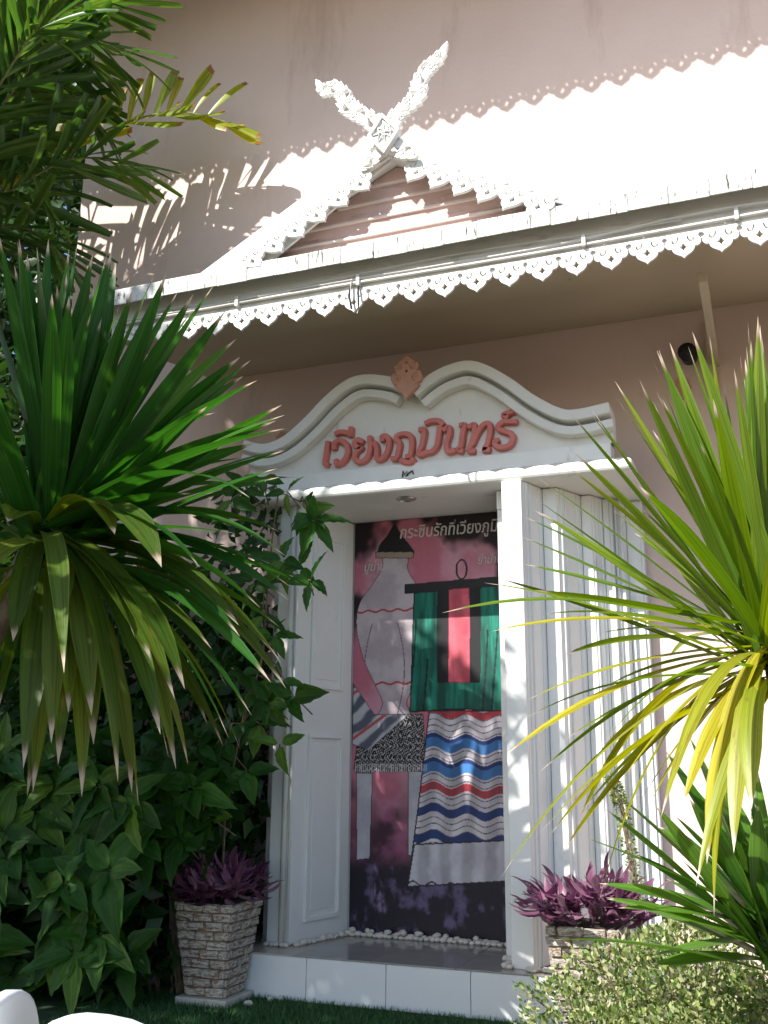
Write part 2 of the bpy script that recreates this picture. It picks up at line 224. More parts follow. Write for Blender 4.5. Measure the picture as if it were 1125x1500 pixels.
def band(name, top, bot, y0, y1, mat, parent):
    """moulding swept along a curve: closed strip between two curves in XZ, from y0 back to y1"""
    n = len(top); v = []; f = []
    for (a, b) in zip(top, bot): v += [(a[0], y0, a[1]), (b[0], y0, b[1]), (b[0], y1, b[1]), (a[0], y1, a[1])]
    for i in range(n-1):
        for k in range(4):
            f.append((i*4+k, i*4+(k+1) % 4, (i+1)*4+(k+1) % 4, (i+1)*4+k))
    f.append((3, 2, 1, 0)); f.append(tuple((n-1)*4+k for k in range(4)))
    return bevel(put(name, mesh(name, v, f, mat), parent), .006, 2)
def leaf_cloud(name, P, D, L, Wd, mat, parent=None, bend=.25):
    """many small pointed leaves as one mesh: positions P, directions D, lengths L, widths Wd"""
    n = len(P); P = np.asarray(P); D = np.asarray(D); D = D/np.linalg.norm(D, axis=1)[:, None]
    R = np.random.normal(size=(n, 3)); Sd = np.cross(D, R); Sd /= np.linalg.norm(Sd, axis=1)[:, None]; N = np.cross(Sd, D)
    L = np.asarray(L)[:, None]; Wd = np.asarray(Wd)[:, None]
    a = P; b = P + D*L*.45 - Sd*Wd*.5 + N*L*.06; c = P + D*L*.45 + Sd*Wd*.5 + N*L*.06; d = P + D*L - N*L*bend*.5; m_ = P + D*L*.5
    V = np.stack([a, b, m_, c, d], 1).reshape(-1, 3)
    o = (np.arange(n)*5)[:, None]
    F = np.concatenate([o+np.array([[0, 1, 2]]), o+np.array([[0, 2, 3]]), o+np.array([[1, 4, 2]]), o+np.array([[2, 4, 3]])], 1).reshape(-1, 3)
    me = bpy.data.meshes.new(name); me.vertices.add(len(V)); me.vertices.foreach_set('co', V.astype(np.float32).ravel())
    nf = len(F); me.loops.add(nf*3); me.loops.foreach_set('vertex_index', F.astype(np.int32).ravel()); me.polygons.add(nf)
    me.polygons.foreach_set('loop_start', np.arange(0, nf*3, 3, dtype=np.int32)); me.polygons.foreach_set('loop_total', np.full(nf, 3, dtype=np.int32))
    uvv = np.tile(np.array([[.5, 0], [0, .5], [.5, .5], [1, .5], [.5, 1]], dtype=np.float32), (n, 1))
    l = me.uv_layers.new(name='UVMap'); l.data.foreach_set('uv', uvv[F.ravel()].ravel())
    me.materials.append(mat); me.update(); me.validate()
    o_ = put(name, me, parent); o_['kind'] = 'stuff'; return o_
def U(a, b): return random.uniform(a, b)
def frame(origin, ydir, xhint):
    y = Vector(ydir).normalized(); x = Vector(xhint); x = x - y*x.dot(y)
    if x.length < 1e-4: x = y.orthogonal()
    x.normalize(); z = x.cross(y)
    M = Matrix((x, y, z)).transposed().to_4x4(); M.translation = Vector(origin); return M
def scaled(M, sx, sy=None, sz=None):
    sy = sx if sy is None else sy; sz = sx if sz is None else sz
    return M @ Matrix.Diagonal((sx, sy, sz, 1))

# ------------------------------------------------------------------ materials of the building
M_wall = paint('pink plaster', (.66, .515, .465), (.71, .57, .525), 1.1, .85, .22, 30, (.47, .345, .30), (2.4, 2.4, .5), (.56, .8))
M_soffit = paint('cream soffit', (.50, .43, .32), (.54, .47, .36), 2., .8, .08, 30, (.25, .2, .13), (9, 9, 9), (.66, .75))
M_white = paint('white gloss paint', (.74, .75, .74), (.79, .80, .79), 3, .42, .1, 35, (.5, .5, .47), (6, 6, 3), (.62, .8))
M_white2 = paint('white moulding paint', (.72, .72, .69), (.78, .78, .75), 4, .5, .12, 50, (.46, .44, .38), (8, 8, 5), (.6, .78))
M_carve = paint('white carved wood', (.70, .70, .68), (.78, .78, .76), 8, .55, .15, 80, (.38, .36, .32), (14, 14, 14), (.63, .75))
M_weather = paint('weathered white roof paint', (.60, .60, .57), (.74, .74, .72), 14, .8, .5, 120, (.05, .045, .035), (70, 12, 9), (.56, .64), 8)
M_board = paint('grey white fascia paint', (.56, .55, .52), (.64, .63, .60), 3, .7, .1, 40, (.28, .24, .18), (3, 6, 14), (.56, .75))
M_gable = paint('pink brown boards', (.54, .37, .33), (.62, .44, .40), 5, .75, .15, 60, (.30, .18, .15), (3, 10, 20), (.55, .75))
M_batten = paint('pale batten paint', (.66, .56, .52), (.70, .60, .56), 6, .6, .05)
M_letter = paint('salmon red letter paint', (.56, .15, .125), (.62, .19, .155), 12, .5, .12, 70)
M_emblem = paint('peach pink carving paint', (.52, .27, .19), (.58, .32, .24), 14, .6, .15, 70)
M_tile = paint('white riser tile', (.74, .76, .78), (.78, .80, .82), 2, .22, .02)
M_ftile = paint('beige polished floor tile', (.40, .36, .31), (.46, .42, .37), 5, .12, .02)
M_ftile2 = paint('grey polished floor tile', (.30, .285, .265), (.34, .325, .30), 5, .12, .02)
M_cable = paint('white painted cable', (.62, .6, .56), (.7, .68, .64), 9, .5, .1)
M_dark, _, b_ = newmat('black plastic', .45); b_.inputs['Base Color'].default_value = (.02, .02, .022, 1)
M_metal, _, b_ = newmat('brushed metal ring', .35); b_.inputs['Base Color'].default_value = (.5, .48, .44, 1); b_.inputs['Metallic'].default_value = .9
M_lens, _, b_ = newmat('frosted lamp lens', .5); b_.inputs['Base Color'].default_value = (.33, .30, .26, 1)
M_ground = paint('worn grass and earth', (.10, .08, .055), (.14, .11, .075), .8, .9, .3, 25, (.12, .09, .06), (2, 2, 2), (.5, .8))
M_turf = paint('dark turf base', (.012, .04, .012), (.02, .06, .018), 20, .95, .3)
M_plastic, _, b_ = newmat('white chair plastic', .32); b_.inputs['Base Color'].default_value = (.78, .8, .83, 1)

# ------------------------------------------------------------------ ground
me = MB().box(-60, 60, -60, 60, -.3, -.01).mesh('ground', M_ground); g = put('ground', me); g['kind'] = 'structure'
me = MB().box(-3.6, 1.6, 3.1, 4.602, -.02, 0).mesh('lawn_base', M_turf); g = put('lawn_base', me); g['kind'] = 'structure'

# ------------------------------------------------------------------ the house
def lace_loops(sc, ox=0, oz=0, mirror=1, tail=0):
    """lotus shaped fretwork drop, tip at (ox, oz)"""
    half = [(0, 0), (.03, .045), (.09, .085), (.17, .13), (.24, .185), (.282, .25), (.292, .305), (.30, .325), (.35, .315), (.41, .335), (.455, .39), (.468, .46), (.45, .53), (.415, .575), (.40, .60), (.41, .64), (.44, .685), (.498, .695)]
    o = [(x, z) for x, z in half] + [(.498, .75)]
    left = [(-x, z) for x, z in o[::-1]]
    outer = o + left[:-1]
    star = [(0, .19), (.045, .27), (.135, .325), (.055, .365), (0, .475), (-.055, .365), (-.135, .325), (-.045, .27)]
    curl = [(.10, .66), (.105, .56), (.15, .475), (.225, .44), (.295, .475), (.315, .54), (.285, .59), (.245, .575), (.255, .53), (.225, .505), (.18, .535), (.155, .60), (.15, .66)]
    curl2 = [(-x, z) for x, z in curl[::-1]]
    f = lambda l: [(ox + mirror*(x + tail*max(0, .3-z)*.9)*sc, oz + z*sc) for x, z in l]
    return [f(outer), f(star), f(curl), f(curl2)]
house = thing('house', 'pink plastered house wall with white eaves above the entrance', 'house', (-.5, 5.4, 0))
put('wall', MB().box(-4.53, 5.0, 5.4, 9.5, 0, 9.2).mesh('wall', M_wall), house)
# lower eave: boards down the slope, soffit, fascia with fretwork
sl_ = math.tan(math.radians(31.2)); XL = -3.286
def roofboard():
    W_ = .1675; y0, y1 = 3.97, 5.42; z0 = 3.488; th = .09
    return MB().hexa([(0, y0, z0-th), (W_, y0, z0-th), (W_, y1, z0-th+(y1-y0)*sl_), (0, y1, z0-th+(y1-y0)*sl_),
                      (0, y0, z0), (W_, y0, z0), (W_, y1, z0+(y1-y0)*sl_), (0, y1, z0+(y1-y0)*sl_)])
rb = roofboard().mesh('roof_board', M_weather)
for i in range(34):
    bevel(put('roof_board', rb, house, Matrix.Translation((XL+i*.169, U(-.004, .004), U(-.003, .003)))), .004, 1)
put('soffit', MB().hexa([(XL, 4.09, 3.335), (2.5, 4.09, 3.335), (2.5, 5.398, 3.545), (XL, 5.398, 3.545), (XL, 4.09, 3.36), (2.5, 4.09, 3.36), (2.5, 5.398, 3.57), (XL, 5.398, 3.57)]).mesh('soffit', M_soffit), house)
fascia = boxobj('fascia_board', (XL+.01, 2.5, 4.062, 4.092, 3.30, 3.50), M_board, house, .004)
boxobj('fascia_trim', (XL+.01, 2.5, 4.062, 4.085, 3.262, 3.2995), M_board, house, .003)
lace_me = fill2d('lace_pendant', lace_loops(.156), .011, M_carve, .0015)
x = -.964 - .1525*15
while x < .9:
    put('lace_pendant', lace_me, fascia, Matrix.Translation((x, 4.055, 3.177)) @ Matrix.Rotation(U(-.02, .02), 4, 'Y')); x += .1525
# upper eave, whose fretwork throws the scalloped shadow on the wall
YE, ZE = 4.0, 5.09 + (5.4-4.0)*1.03
put('upper_eave', MB().hexa([(-5.3, YE-.1, ZE+.28), (5.5, YE-.1, ZE+.28), (5.5, 5.398, ZE+.95), (-5.3, 5.398, ZE+.95), (-5.3, YE-.1, ZE+.38), (5.5, YE-.1, ZE+.38), (5.5, 5.6, ZE+1.05), (-5.3, 5.6, ZE+1.05)]).mesh('upper_eave', M_weather), house)
put('upper_soffit', MB().hexa([(-5.29, YE+.02, ZE+.2), (5.5, YE+.02, ZE+.2), (5.5, 5.397, ZE+.92), (-5.29, 5.397, ZE+.92), (-5.29, YE+.02, ZE+.22), (5.5, YE+.02, ZE+.22), (5.5, 5.397, ZE+.94), (-5.29, 5.397, ZE+.94)]).mesh('upper_soffit', M_soffit), house)
uf = put('upper_fascia', MB().box(-5.3, 5.5, YE-.01, YE+.018, ZE+.12, ZE+.36).mesh('upper_fascia', M_board), house)
lace_up = fill2d('lace_pendant', lace_loops(.188), .012, M_carve, .0015)
x = -5.25
while x < 3.0:
    put('lace_pendant', lace_up, uf, Matrix.Translation((x, YE-.005, ZE))); x += .178
boxobj('eave_brace', (-.165, -.125, 4.35, 5.398, 3.20, 3.25), M_soffit, house)
boxobj('brace_post', (-.19, -.14, 5.36, 5.399, 3.02, 3.46), M_soffit, house, .004)

# cables clipped along the fascia
def cable(label, r, zf, x0, x1, yo):
    pts = [(x0+(x1-x0)*i/60, 4.043-yo, zf(x0+(x1-x0)*i/60)) for i in range(61)]
    return tag(put('cable', MB().tube(pts, r, 6).mesh('cable', M_cable, True)), label, 'cable')
cable('thick white cable running along the bottom of the eave fascia', .0075, lambda x: 3.322+.006*math.sin(x*2.1), -3.1, 2.4, 0)
cable('thinner white cable that bows upward towards the right of the eave', .0055, lambda x: 3.338+.028*math.exp(-((x+.1)/.45)**2)+.004*math.sin(x*3+1), -3.1, 2.4, .006)
cable('slack thin wire sagging above the two cables on the eave', .0028, lambda x: 3.372-.02*math.cos(x*2.6)+.012*math.sin(x*1.3), -2.9, -.2, .001)
for i, x in enumerate((-2.36, -1.7, -.62, .02, .5)):
    tag(put('cable_clip', MB().box(x-.008, x+.008, 4.026, 4.05, 3.306, 3.358).mesh('cable_clip', M_cable)), 'small white clip pinning the cables to the eave board', 'clip', 'cable clips on the eave')
t = MB().tube([(-1.735, 4.035, 3.33), (-1.74, 4.02, 3.25), (-1.725, 4.02, 3.18)], .006, 5).tube([(-1.70, 4.035, 3.30), (-1.69, 4.02, 3.2), (-1.695, 4.02, 3.15)], .005, 5)
tag(put('cable_tie', t.mesh('cable_tie', M_dark)), 'black tie ends dangling from the eave between two white drops', 'cable tie')

# ------------------------------------------------------------------ small gable on the eave
gab = thing('roof_gable', 'small decorative gable with pink boards standing on the eave', 'gable', (-1.53, 4.05, 3.5))
gx, gz0, gz1, hw = -1.525, 3.535, 3.945, .775
slope = (gz1-gz0)/hw
nb = 5; hh = (gz1-gz0)/nb
for i in range(nb):
    za, zb = gz0-.03+i*hh*1.06, gz0-.03+(i+1)*hh*1.06-.006
    xa = max(.002, (gz1-za)/slope-.01); xb = max(.001, (gz1-zb)/slope-.01)
    put('pediment_board', MB().hexa([(gx-xa, 4.08, za), (gx+xa, 4.08, za), (gx+xa, 4.10, za), (gx-xa, 4.10, za), (gx-xb, 4.085, zb), (gx+xb, 4.085, zb), (gx+xb, 4.10, zb), (gx-xb, 4.10, zb)]).mesh('pediment_board', M_gable), gab)
    if i < nb-1: put('batten', MB().box(gx-xb+.03, gx+xb-.03, 4.07, 4.086, zb-.004, zb+.008).mesh('batten', M_batten), gab)
for s in (-1, 1):
    put('roof_slope', MB().hexa([(gx, 4.00, gz1), (gx+s*(hw+.06), 4.00, gz1-slope*(hw+.06)), (gx+s*(hw+.06), 4.3, gz1-slope*(hw+.06)), (gx, 5.0, gz1),
                                 (gx, 4.00, gz1+.02), (gx+s*(hw+.06), 4.00, gz1-slope*(hw+.06)+.02), (gx+s*(hw+.06), 4.3, gz1-slope*(hw+.06)+.02), (gx, 5.0, gz1+.02)]).mesh('roof_slope', M_white2), gab)
    put('rake_board', MB().hexa([(gx, 3.985, gz1-.012), (gx+s*hw, 3.985, gz0-.012), (gx+s*hw, 3.999, gz0-.012), (gx, 3.999, gz1-.012),
                                 (gx, 3.985, gz1+.018), (gx+s*hw, 3.985, gz0+.018), (gx+s*hw, 3.999, gz0+.018), (gx, 3.999, gz1+.018)]).mesh('rake_board', M_white2), gab)
    gl = fill2d('lace_pendant', lace_loops(.150, 0, -.107, s, -.8), .014, M_carve, .002)
    for i in range(6):
        d = .165 + i*.115
        put('lace_pendant', gl, gab, Matrix.Translation((gx+s*d, 3.975, gz1-slope*d+.0)) @ Matrix.Rotation(s*math.radians(20), 4, 'Y'))
# flashing sheet leaning behind the left rake
put('flashing', MB().hexa([(-2.62, 4.015, 3.49), (-2.2, 4.015, 3.49), (-1.53, 4.015, 3.93), (-1.72, 4.015, 3.99), (-2.62, 4.03, 3.49), (-2.2, 4.03, 3.49), (-1.53, 4.03, 3.93), (-1.72, 4.03, 3.99)]).mesh('flashing', M_white2), gab)

# ------------------------------------------------------------------ crossed flame finial
fin = thing('roof_finial', 'white crossed flame shaped finial carved with scrolls at the gable top', 'finial', (-1.53, 3.95, 3.8))
def arm(cl, y, seed):
    rnd = random.Random(seed)
    P = catmull([np.array(p) for p in cl], 14); n = len(P)
    def hw_(t):
        base = np.interp(t, [0, .1, .3, .42, .6, .8, .93, 1.0], [.012, .040, .046, .042, .041, .037, .025, .003])
        return base
    def side(sg):
        o = []
        for i, p in enumerate(P):
            t = i/(n-1); a = P[max(i-1, 0)]; b = P[min(i+1, n-1)]; d = (b-a)/np.linalg.norm(b-a)
            nrm = np.array([-d[1], d[0]])*sg
            tooth = (i % 6)/6.; big = .5+.5*math.sin(t*PI*7.3+(0 if sg > 0 else 1.7))
            h = hw_(t)*(.72 + .42*tooth + .25*big)
            o.append(tuple(p + nrm*h + d*hw_(t)*.22*tooth))
        return o
    loops = [side(1) + side(-1)[::-1]]
    relief = MB()
    # openings that follow each scroll, plus raised S scrolls
    k = 9
    for j in range(k):
        t0 = .03 + j*.102; sg = 1 if j % 2 else -1
        cen = []
        for q in range(11):
            t = t0 + .088*q/10; i = min(n-2, int(t*(n-1))); p = P[i]; d = P[i+1]-P[i]; d = d/np.linalg.norm(d); nrm = np.array([-d[1], d[0]])
            off = hw_(t)*sg*(.55*math.sin(PI*q/10)-.05); cen.append((p+nrm*off, d, nrm, q))
        a = [tuple(p + nr*.0135*math.sin(PI*q/10)) for p, d, nr, q in cen]; b = [tuple(p - nr*.0135*math.sin(PI*q/10)) for p, d, nr, q in cen[1:-1]][::-1]
        loops.append(a + b)
        for rr, ph in ((.80, .3),):
            pts = []
            for q in range(12):
                t = min(.97, t0 - .01 + .112*q/11); i = min(n-2, int(t*(n-1))); p = P[i]; d = P[i+1]-P[i]; d = d/np.linalg.norm(d); nrm = np.array([-d[1], d[0]])
                off = hw_(t)*sg*(rr*math.sin(PI*q/11+ph*.5)+.12)
                xx = p + nrm*off; pts.append((xx[0], y-.012, xx[1]))
            relief.tube(pts, .0046, 5, .002)
        # curled volute
        i = int((t0+.075)*(n-1)); p = P[min(i, n-1)]; d = P[min(i+1, n-1)]-P[max(i-1, 0)]; d = d/np.linalg.norm(d); nrm = np.array([-d[1], d[0]]); c0 = p - nrm*sg*hw_(t0)*.45
        pts = []
        for q in range(14):
            a_ = q*.62; r_ = .018*(1-q/18); pts.append((c0[0]+r_*math.cos(a_), y-.013, c0[1]+r_*math.sin(a_)))
        relief.tube(pts, .0045, 5, .003)
    me = fill2d('carved_arm', loops, .024, M_carve, 0, y)
    a_ = put('carved_arm', me, fin)
    put('scroll_relief', relief.mesh('scroll_relief', M_carve, True), a_)
arm(ARM_R, 3.965, 3); arm(ARM_L, 3.945, 8)
cx_ = sum(p[0] for p in DIAMOND)/4; cz_ = sum(p[1] for p in DIAMOND)/4
shr = lambda k: [(cx_+(x-cx_)*k, cz_+(z-cz_)*k) for x, z in DIAMOND]
dm = put('diamond_boss', fill2d('diamond_boss', [DIAMOND], .02, M_carve, .002, 3.922), fin)
put('diamond_rim', fill2d('diamond_rim', [shr(1.0), shr(.80)], .016, M_carve, .002, 3.906), dm)
rl = MB(); D_ = shr(.74)
mid = [((D_[i][0]+D_[(i+1) % 4][0])/2, (D_[i][1]+D_[(i+1) % 4][1])/2) for i in range(4)]
for a, b in [(D_[0], D_[2]), (D_[1], D_[3]), (mid[0], (cx_, cz_)), (mid[1], (cx_, cz_)), (mid[2], (cx_, cz_)), (mid[3], (cx_, cz_)), (mid[0], mid[1]), (mid[2], mid[3])]:
    m_ = ((a[0]+b[0])/2+.008, (a[1]+b[1])/2+.006)
    rl.tube([(a[0], 3.908, a[1]), (m_[0], 3.902, m_[1]), (b[0], 3.908, b[1])], .0042, 5)
put('diamond_relief', rl.mesh('diamond_relief', M_carve, True), dm)

# ------------------------------------------------------------------ entrance portal
por = thing('entrance_portal', 'white entrance portal with curved pediment, open door leaf and folding door', 'doorway', (-1.65, 4.81, .2))
put('back_wall', MB().box(-2.36, -.95, 5.30, 5.398, .2, 2.455).mesh('back_wall', M_white), por)
boxobj('jamb', (-2.47, -2.347, 4.81, 5.397, .2, 2.458), M_white, por, .004)
boxobj('jamb_return', (-2.565, -2.472, 4.95, 5.397, .2, 2.458), M_white, por, .004)
put('jamb_bead', MB().tube([(-2.385, 4.808, .205), (-2.385, 4.808, 1.2), (-2.385, 4.808, 2.455)], .017, 10).mesh('jamb_bead', M_white2, True), por)
put('jamb_bead', MB().tube([(-2.352, 4.803, .205), (-2.352, 4.803, 1.2), (-2.352, 4.803, 2.455)], .008, 8).mesh('jamb_bead', M_white, True), por)
# left door leaf standing open inward
A_, B_ = Vector((-2.343, 4.815, 0)), Vector((-2.226, 5.282, 0)); dv = (B_-A_); LW = dv.length; ang = math.atan2(dv.y, dv.x)
ML = Matrix.Translation(A_) @ Matrix.Rotation(ang, 4, 'Z')      # local x along the leaf, local -y faces into the doorway
leaf = bevel(put('door_leaf', MB().box(0, LW, .002, .04, .205, 2.452).mesh('door_leaf', M_white), por, ML), .004)
for (z0, z1) in ((1.475, 2.33), (.30, 1.235)):
    m = MB(); x0, x1 = .105, LW-.085
    for q in ((x0, x1, z0, z0+.022), (x0, x1, z1-.022, z1), (x0, x0+.02, z0+.0222, z1-.0222), (x1-.02, x1, z0+.0222, z1-.0222)): m.box(q[0], q[1], -.012, .004, q[2], q[3])
    m.hexa([(x0+.05, -.002, z0+.05), (x1-.05, -.002, z0+.05), (x1-.05, .004, z0+.05), (x0+.05, .004, z0+.05), (x0+.05, -.002, z1-.05), (x1-.05, -.002, z1-.05), (x1-.05, .004, z1-.05), (x0+.05, .004, z1-.05)])
    o = put('panel', m.mesh('panel', M_white), leaf, ML)
    o.matrix_basis = Matrix.Identity(4); bevel(o, .006, 2)
# right post, its narrow back strip and the zigzag of folded panels
boxobj('post_return', (-1.256, -1.188, 4.88, 5.299, .2, 2.458), M_white, por, .004)
boxobj('post', (-1.186, -1.085, 4.70, 5.0, .2, 2.458), M_white, por, .004)
boxobj('post_cap', (-1.254, -1.21, 4.862, 4.879, 2.36, 2.457), M_white, por, .003)
fd = put('folding_door', MB().box(-1.084, -.602, 5.37, 5.398, .201, 2.457).mesh('folding_door', M_white), por)
ZZ = [(-1.083, 4.72), (-1.022, 4.90), (-.949, 4.90), (-.861, 5.10), (-.81, 5.10), (-.765, 5.20), (-.728, 5.20), (-.711, 5.235), (-.684, 5.235), (-.659, 5.30), (-.59, 5.30)]
for i, (a, b) in enumerate(zip(ZZ[:-1], ZZ[1:])):
    a = Vector((*a, 0)); b = Vector((*b, 0)); d = b-a; L_ = d.length; n_ = Vector((-d.y, d.x, 0))/L_
    Mp = Matrix.Translation(a) @ Matrix.Rotation(math.atan2(d.y, d.x), 4, 'Z')
    m = MB().box(.001, L_-.001, .001, .018, .203, 2.455)
    if L_ > .1:
        for fx in (.16, .34, .8): m.tube([(L_*fx, 0, .204), (L_*fx, 0, 1.3), (L_*fx, 0, 2.454)], .006, 6)
    put('fold_panel', m.mesh('fold_panel', M_white), fd, Mp)
boxobj('side_stile', (-.600, -.575, 5.315, 5.397, .2, 2.457), M_white, fd, .003)
for (x, y, r) in ((-.722, 5.188, .008), (-.703, 5.222, .007), (-.675, 5.222, .009)):
    put('fold_bead', MB().tube([(x, y, .204), (x, y, 1.3), (x, y, 2.454)], r, 8).mesh('fold_bead', M_white, True), fd)
bevel(put('canopy', MB().box(-2.75, -.54, 4.70, 5.398, 2.46, 2.528).mesh('canopy', M_white2), por), .028, 4)
boxobj('plank', (-2.725, -.648, 4.775, 4.9, 2.545, 2.628), M_white, por, .003)
put('plank_shade_strip', MB().box(-2.7, -.67, 4.795, 4.9, 2.526, 2.545).mesh('plank_shade_strip', M_dark), por)  # dark strip standing in for the shade in the gap under the plank
# ogee pediment: outer cornice, inner cornice, field
top = [tuple(p) for p in catmull(PED[:10]+[(-1.695, 3.052)], 5)]; top2 = [tuple(p) for p in catmull([(-1.665, 3.008)]+PED[11:], 5)]
ci = [(-1.665, 3.045)]
lft = top; rgt = top2
full = lft + [(-1.70, 3.05), (-1.66, 3.035)] + rgt
v = []; f = []
fo = offset_path(lft, .03) + offset_path(rgt, .03)
for (x, z) in fo: v += [(x, 4.79, 2.629), (x, 4.79, z), (x, 4.87, z), (x, 4.87, 2.629)]
for i in range(len(fo)-1):
    for k in range(3): f.append((i*4+k, (i+1)*4+k, (i+1)*4+k+1, i*4+k+1))
f += [(0, 1, 2, 3), tuple((len(fo)-1)*4+k for k in (3, 2, 1, 0))]
pf = put('pediment', mesh('pediment', v, f, M_white2), por)
for pth in (lft, rgt):
    band('outer_cornice', pth, offset_path(pth, .056), 4.685, 4.86, M_white2, pf)
    band('inner_cornice', offset_path(pth, .074), offset_path(pth, .120), 4.72, 4.789, M_white2, pf)

# painted wooden letters of the sign
sgn = thing('sign_letters', 'salmon red raised Thai letters of the sign on the white pediment', 'sign', (-1.67, 4.78, 2.65))
def stroke(path, wd, y, dep):
    P = catmull([np.array(p) for p in path], 5); n = len(P); m = MB(); o = 0; prof = [(-1, 0), (-1, .72), (-.72, 1), (.72, 1), (1, .72), (1, 0)]
    ext = [P[0]-(P[1]-P[0])/np.linalg.norm(P[1]-P[0])*wd*.35] + P + [P[-1]+(P[-1]-P[-2])/np.linalg.norm(P[-1]-P[-2])*wd*.35]
    n = len(ext); v = []; f = []
    for i, p in enumerate(ext):
        d = ext[min(i+1, n-1)]-ext[max(i-1, 0)]; d = d/np.linalg.norm(d); nr = np.array([-d[1], d[0]])
        w_ = wd*.5*(.8 if i in (0, n-1) else 1)*(1+.10*abs(d[1]))
        for a, b in prof: q = p+nr*w_*a; v.append((q[0], y-dep*b, q[1]))
    for i in range(n-1):
        for k in range(5): f.append((i*6+k, i*6+k+1, (i+1)*6+k+1, (i+1)*6+k))
    f.append(tuple(range(6))); f.append(tuple((n-1)*6+k for k in range(5, -1, -1)))
    m.v = v; m.f = f; return m
for li in range(max(LETTER_OF)+1):
    m = MB()
    for j, (s_, l_) in enumerate(zip(LETTER_STROKES, LETTER_OF)):
        if l_ == li: q = stroke(s_, .030, 4.789 - .0006*(j % 3), .034+.0007*(j % 4)); m.add(q.v, q.f)
    put('letter', m.mesh('letter', M_letter), sgn)

# carved emblem at the notch of the pediment
emb = thing('carved_emblem', 'small peach pink scroll carving at the notch of the pediment', 'emblem', (-1.675, 4.70, 3.05))
ex, ez = -1.675, 2.925
body = [(x*.84, z*.84+.022) for x, z in [(0, 0), (.035, .045), (.075, .085), (.05, .10), (.085, .11), (.10, .14), (.09, .17), (.06, .175), (.075, .20), (.075, .225), (.055, .235), (.045, .25), (.02, .265), (0, .285)]]
outl = [(ex+x, ez+z) for x, z in body] + [(ex-x, ez+z) for x, z in body[::-1][1:-1]]
hol0 = [[(ex+.0, ez+.165), (ex+.018, ez+.18), (ex, ez+.20), (ex-.018, ez+.18)], [(ex+.0, ez+.225), (ex+.015, ez+.238), (ex, ez+.25), (ex-.015, ez+.238)],
       [(ex+.04, ez+.125), (ex+.065, ez+.13), (ex+.07, ez+.15), (ex+.05, ez+.155), (ex+.058, ez+.142)], [(ex-.04, ez+.125), (ex-.065, ez+.13), (ex-.07, ez+.15), (ex-.05, ez+.155), (ex-.058, ez+.142)],
       [(ex+.03, ez+.195), (ex+.05, ez+.2), (ex+.05, ez+.215), (ex+.035, ez+.21)], [(ex-.03, ez+.195), (ex-.05, ez+.2), (ex-.05, ez+.215), (ex-.035, ez+.21)]]
hol = [[(ex+(x-ex)*.84, ez+(z-ez)*.84+.022) for x, z in q] for q in hol0]
put('plate', fill2d('plate', [outl] + hol, .03, M_emblem, .004, 4.668), emb)
for s in (-1, 1):
    for (cx0, cz0, r0) in ((.052, .135, .025), (.04, .194, .02)):
        rl = MB().tube([(ex+s*(cx0+r0*(1-q/16)*math.cos(q*.6+1)), 4.65, ez+cz0+r0*(1-q/16)*math.sin(q*.6+1)) for q in range(14)], .006, 5, .004); put('scroll', rl.mesh('scroll', M_emblem, True), emb)


# small things fixed to the entrance
dl = thing('downlight', 'round recessed downlight in the underside of the portal canopy', 'downlight', (-1.749, 4.86, 2.459))
ring = MB(); n = 24
for i in range(n):
    a, b = 2*PI*i/n, 2*PI*(i+1)/n
    for r0, r1, z0, z1 in ((.056, .046, 2.459, 2.451), (.046, .038, 2.451, 2.4585)):
        ring.add([(-1.749+r0*math.cos(a), 4.86+r0*math.sin(a), z0), (-1.749+r0*math.cos(b), 4.86+r0*math.sin(b), z0), (-1.749+r1*math.cos(b), 4.86+r1*math.sin(b), z1), (-1.749+r1*math.cos(a), 4.86+r1*math.sin(a), z1)], [(0, 1, 2, 3)])
put('ring', ring.mesh('ring', M_metal, True), dl)
put('lens', mesh('lens', [(-1.749+.04*math.cos(2*PI*i/n), 4.86+.04*math.sin(2*PI*i/n), 2.4575) for i in range(n)], [tuple(range(n))[::-1]], M_lens), dl)
wr = MB().tube([(-1.737+x, 4.768, 2.552+z) for x, z in [(0, 0), (.004, .035), (.012, .012), (.024, .03), (.03, .008), (.018, .004), (.04, .022), (.055, .03), (.062, .012)]], .004, 5)
tag(put('bent_wire', wr.mesh('bent_wire', M_dark)), 'little bent dark wire sitting on the canopy edge under the sign', 'wire')
wl = thing('wall_lamp', 'small black round spotlight on the wall under the right of the eave', 'lamp', (-.28, 5.39, 3.27))
put('lamp_body', MB().tube([(-.28, 5.399, 3.27), (-.28, 5.34, 3.27), (-.285, 5.28, 3.262)], .042, 14, .05).mesh('lamp_body', M_dark, True), wl)
put('lamp_arm', MB().tube([(-.24, 5.399, 3.30), (-.235, 5.33, 3.30), (-.245, 5.31, 3.275)], .008, 6).mesh('lamp_arm', M_dark), wl)
so = .10
for lab, (px_, pz_) in (('small pink scroll carving on the wall right of the pediment', (-.33, 3.02)), ('small pink scroll carving on the wall left of the pediment', (-2.78, 2.98))):
    o = fill2d('wall_carving', [[(px_+(x-ex)*.55, pz_+(z-ez)*.55) for x, z in outl]] + [[(px_+(x-ex)*.55, pz_+(z-ez)*.55) for x, z in h] for h in hol], .02, M_emblem, .002, 5.388)
    tag(put('wall_carving', o), lab, 'carving')

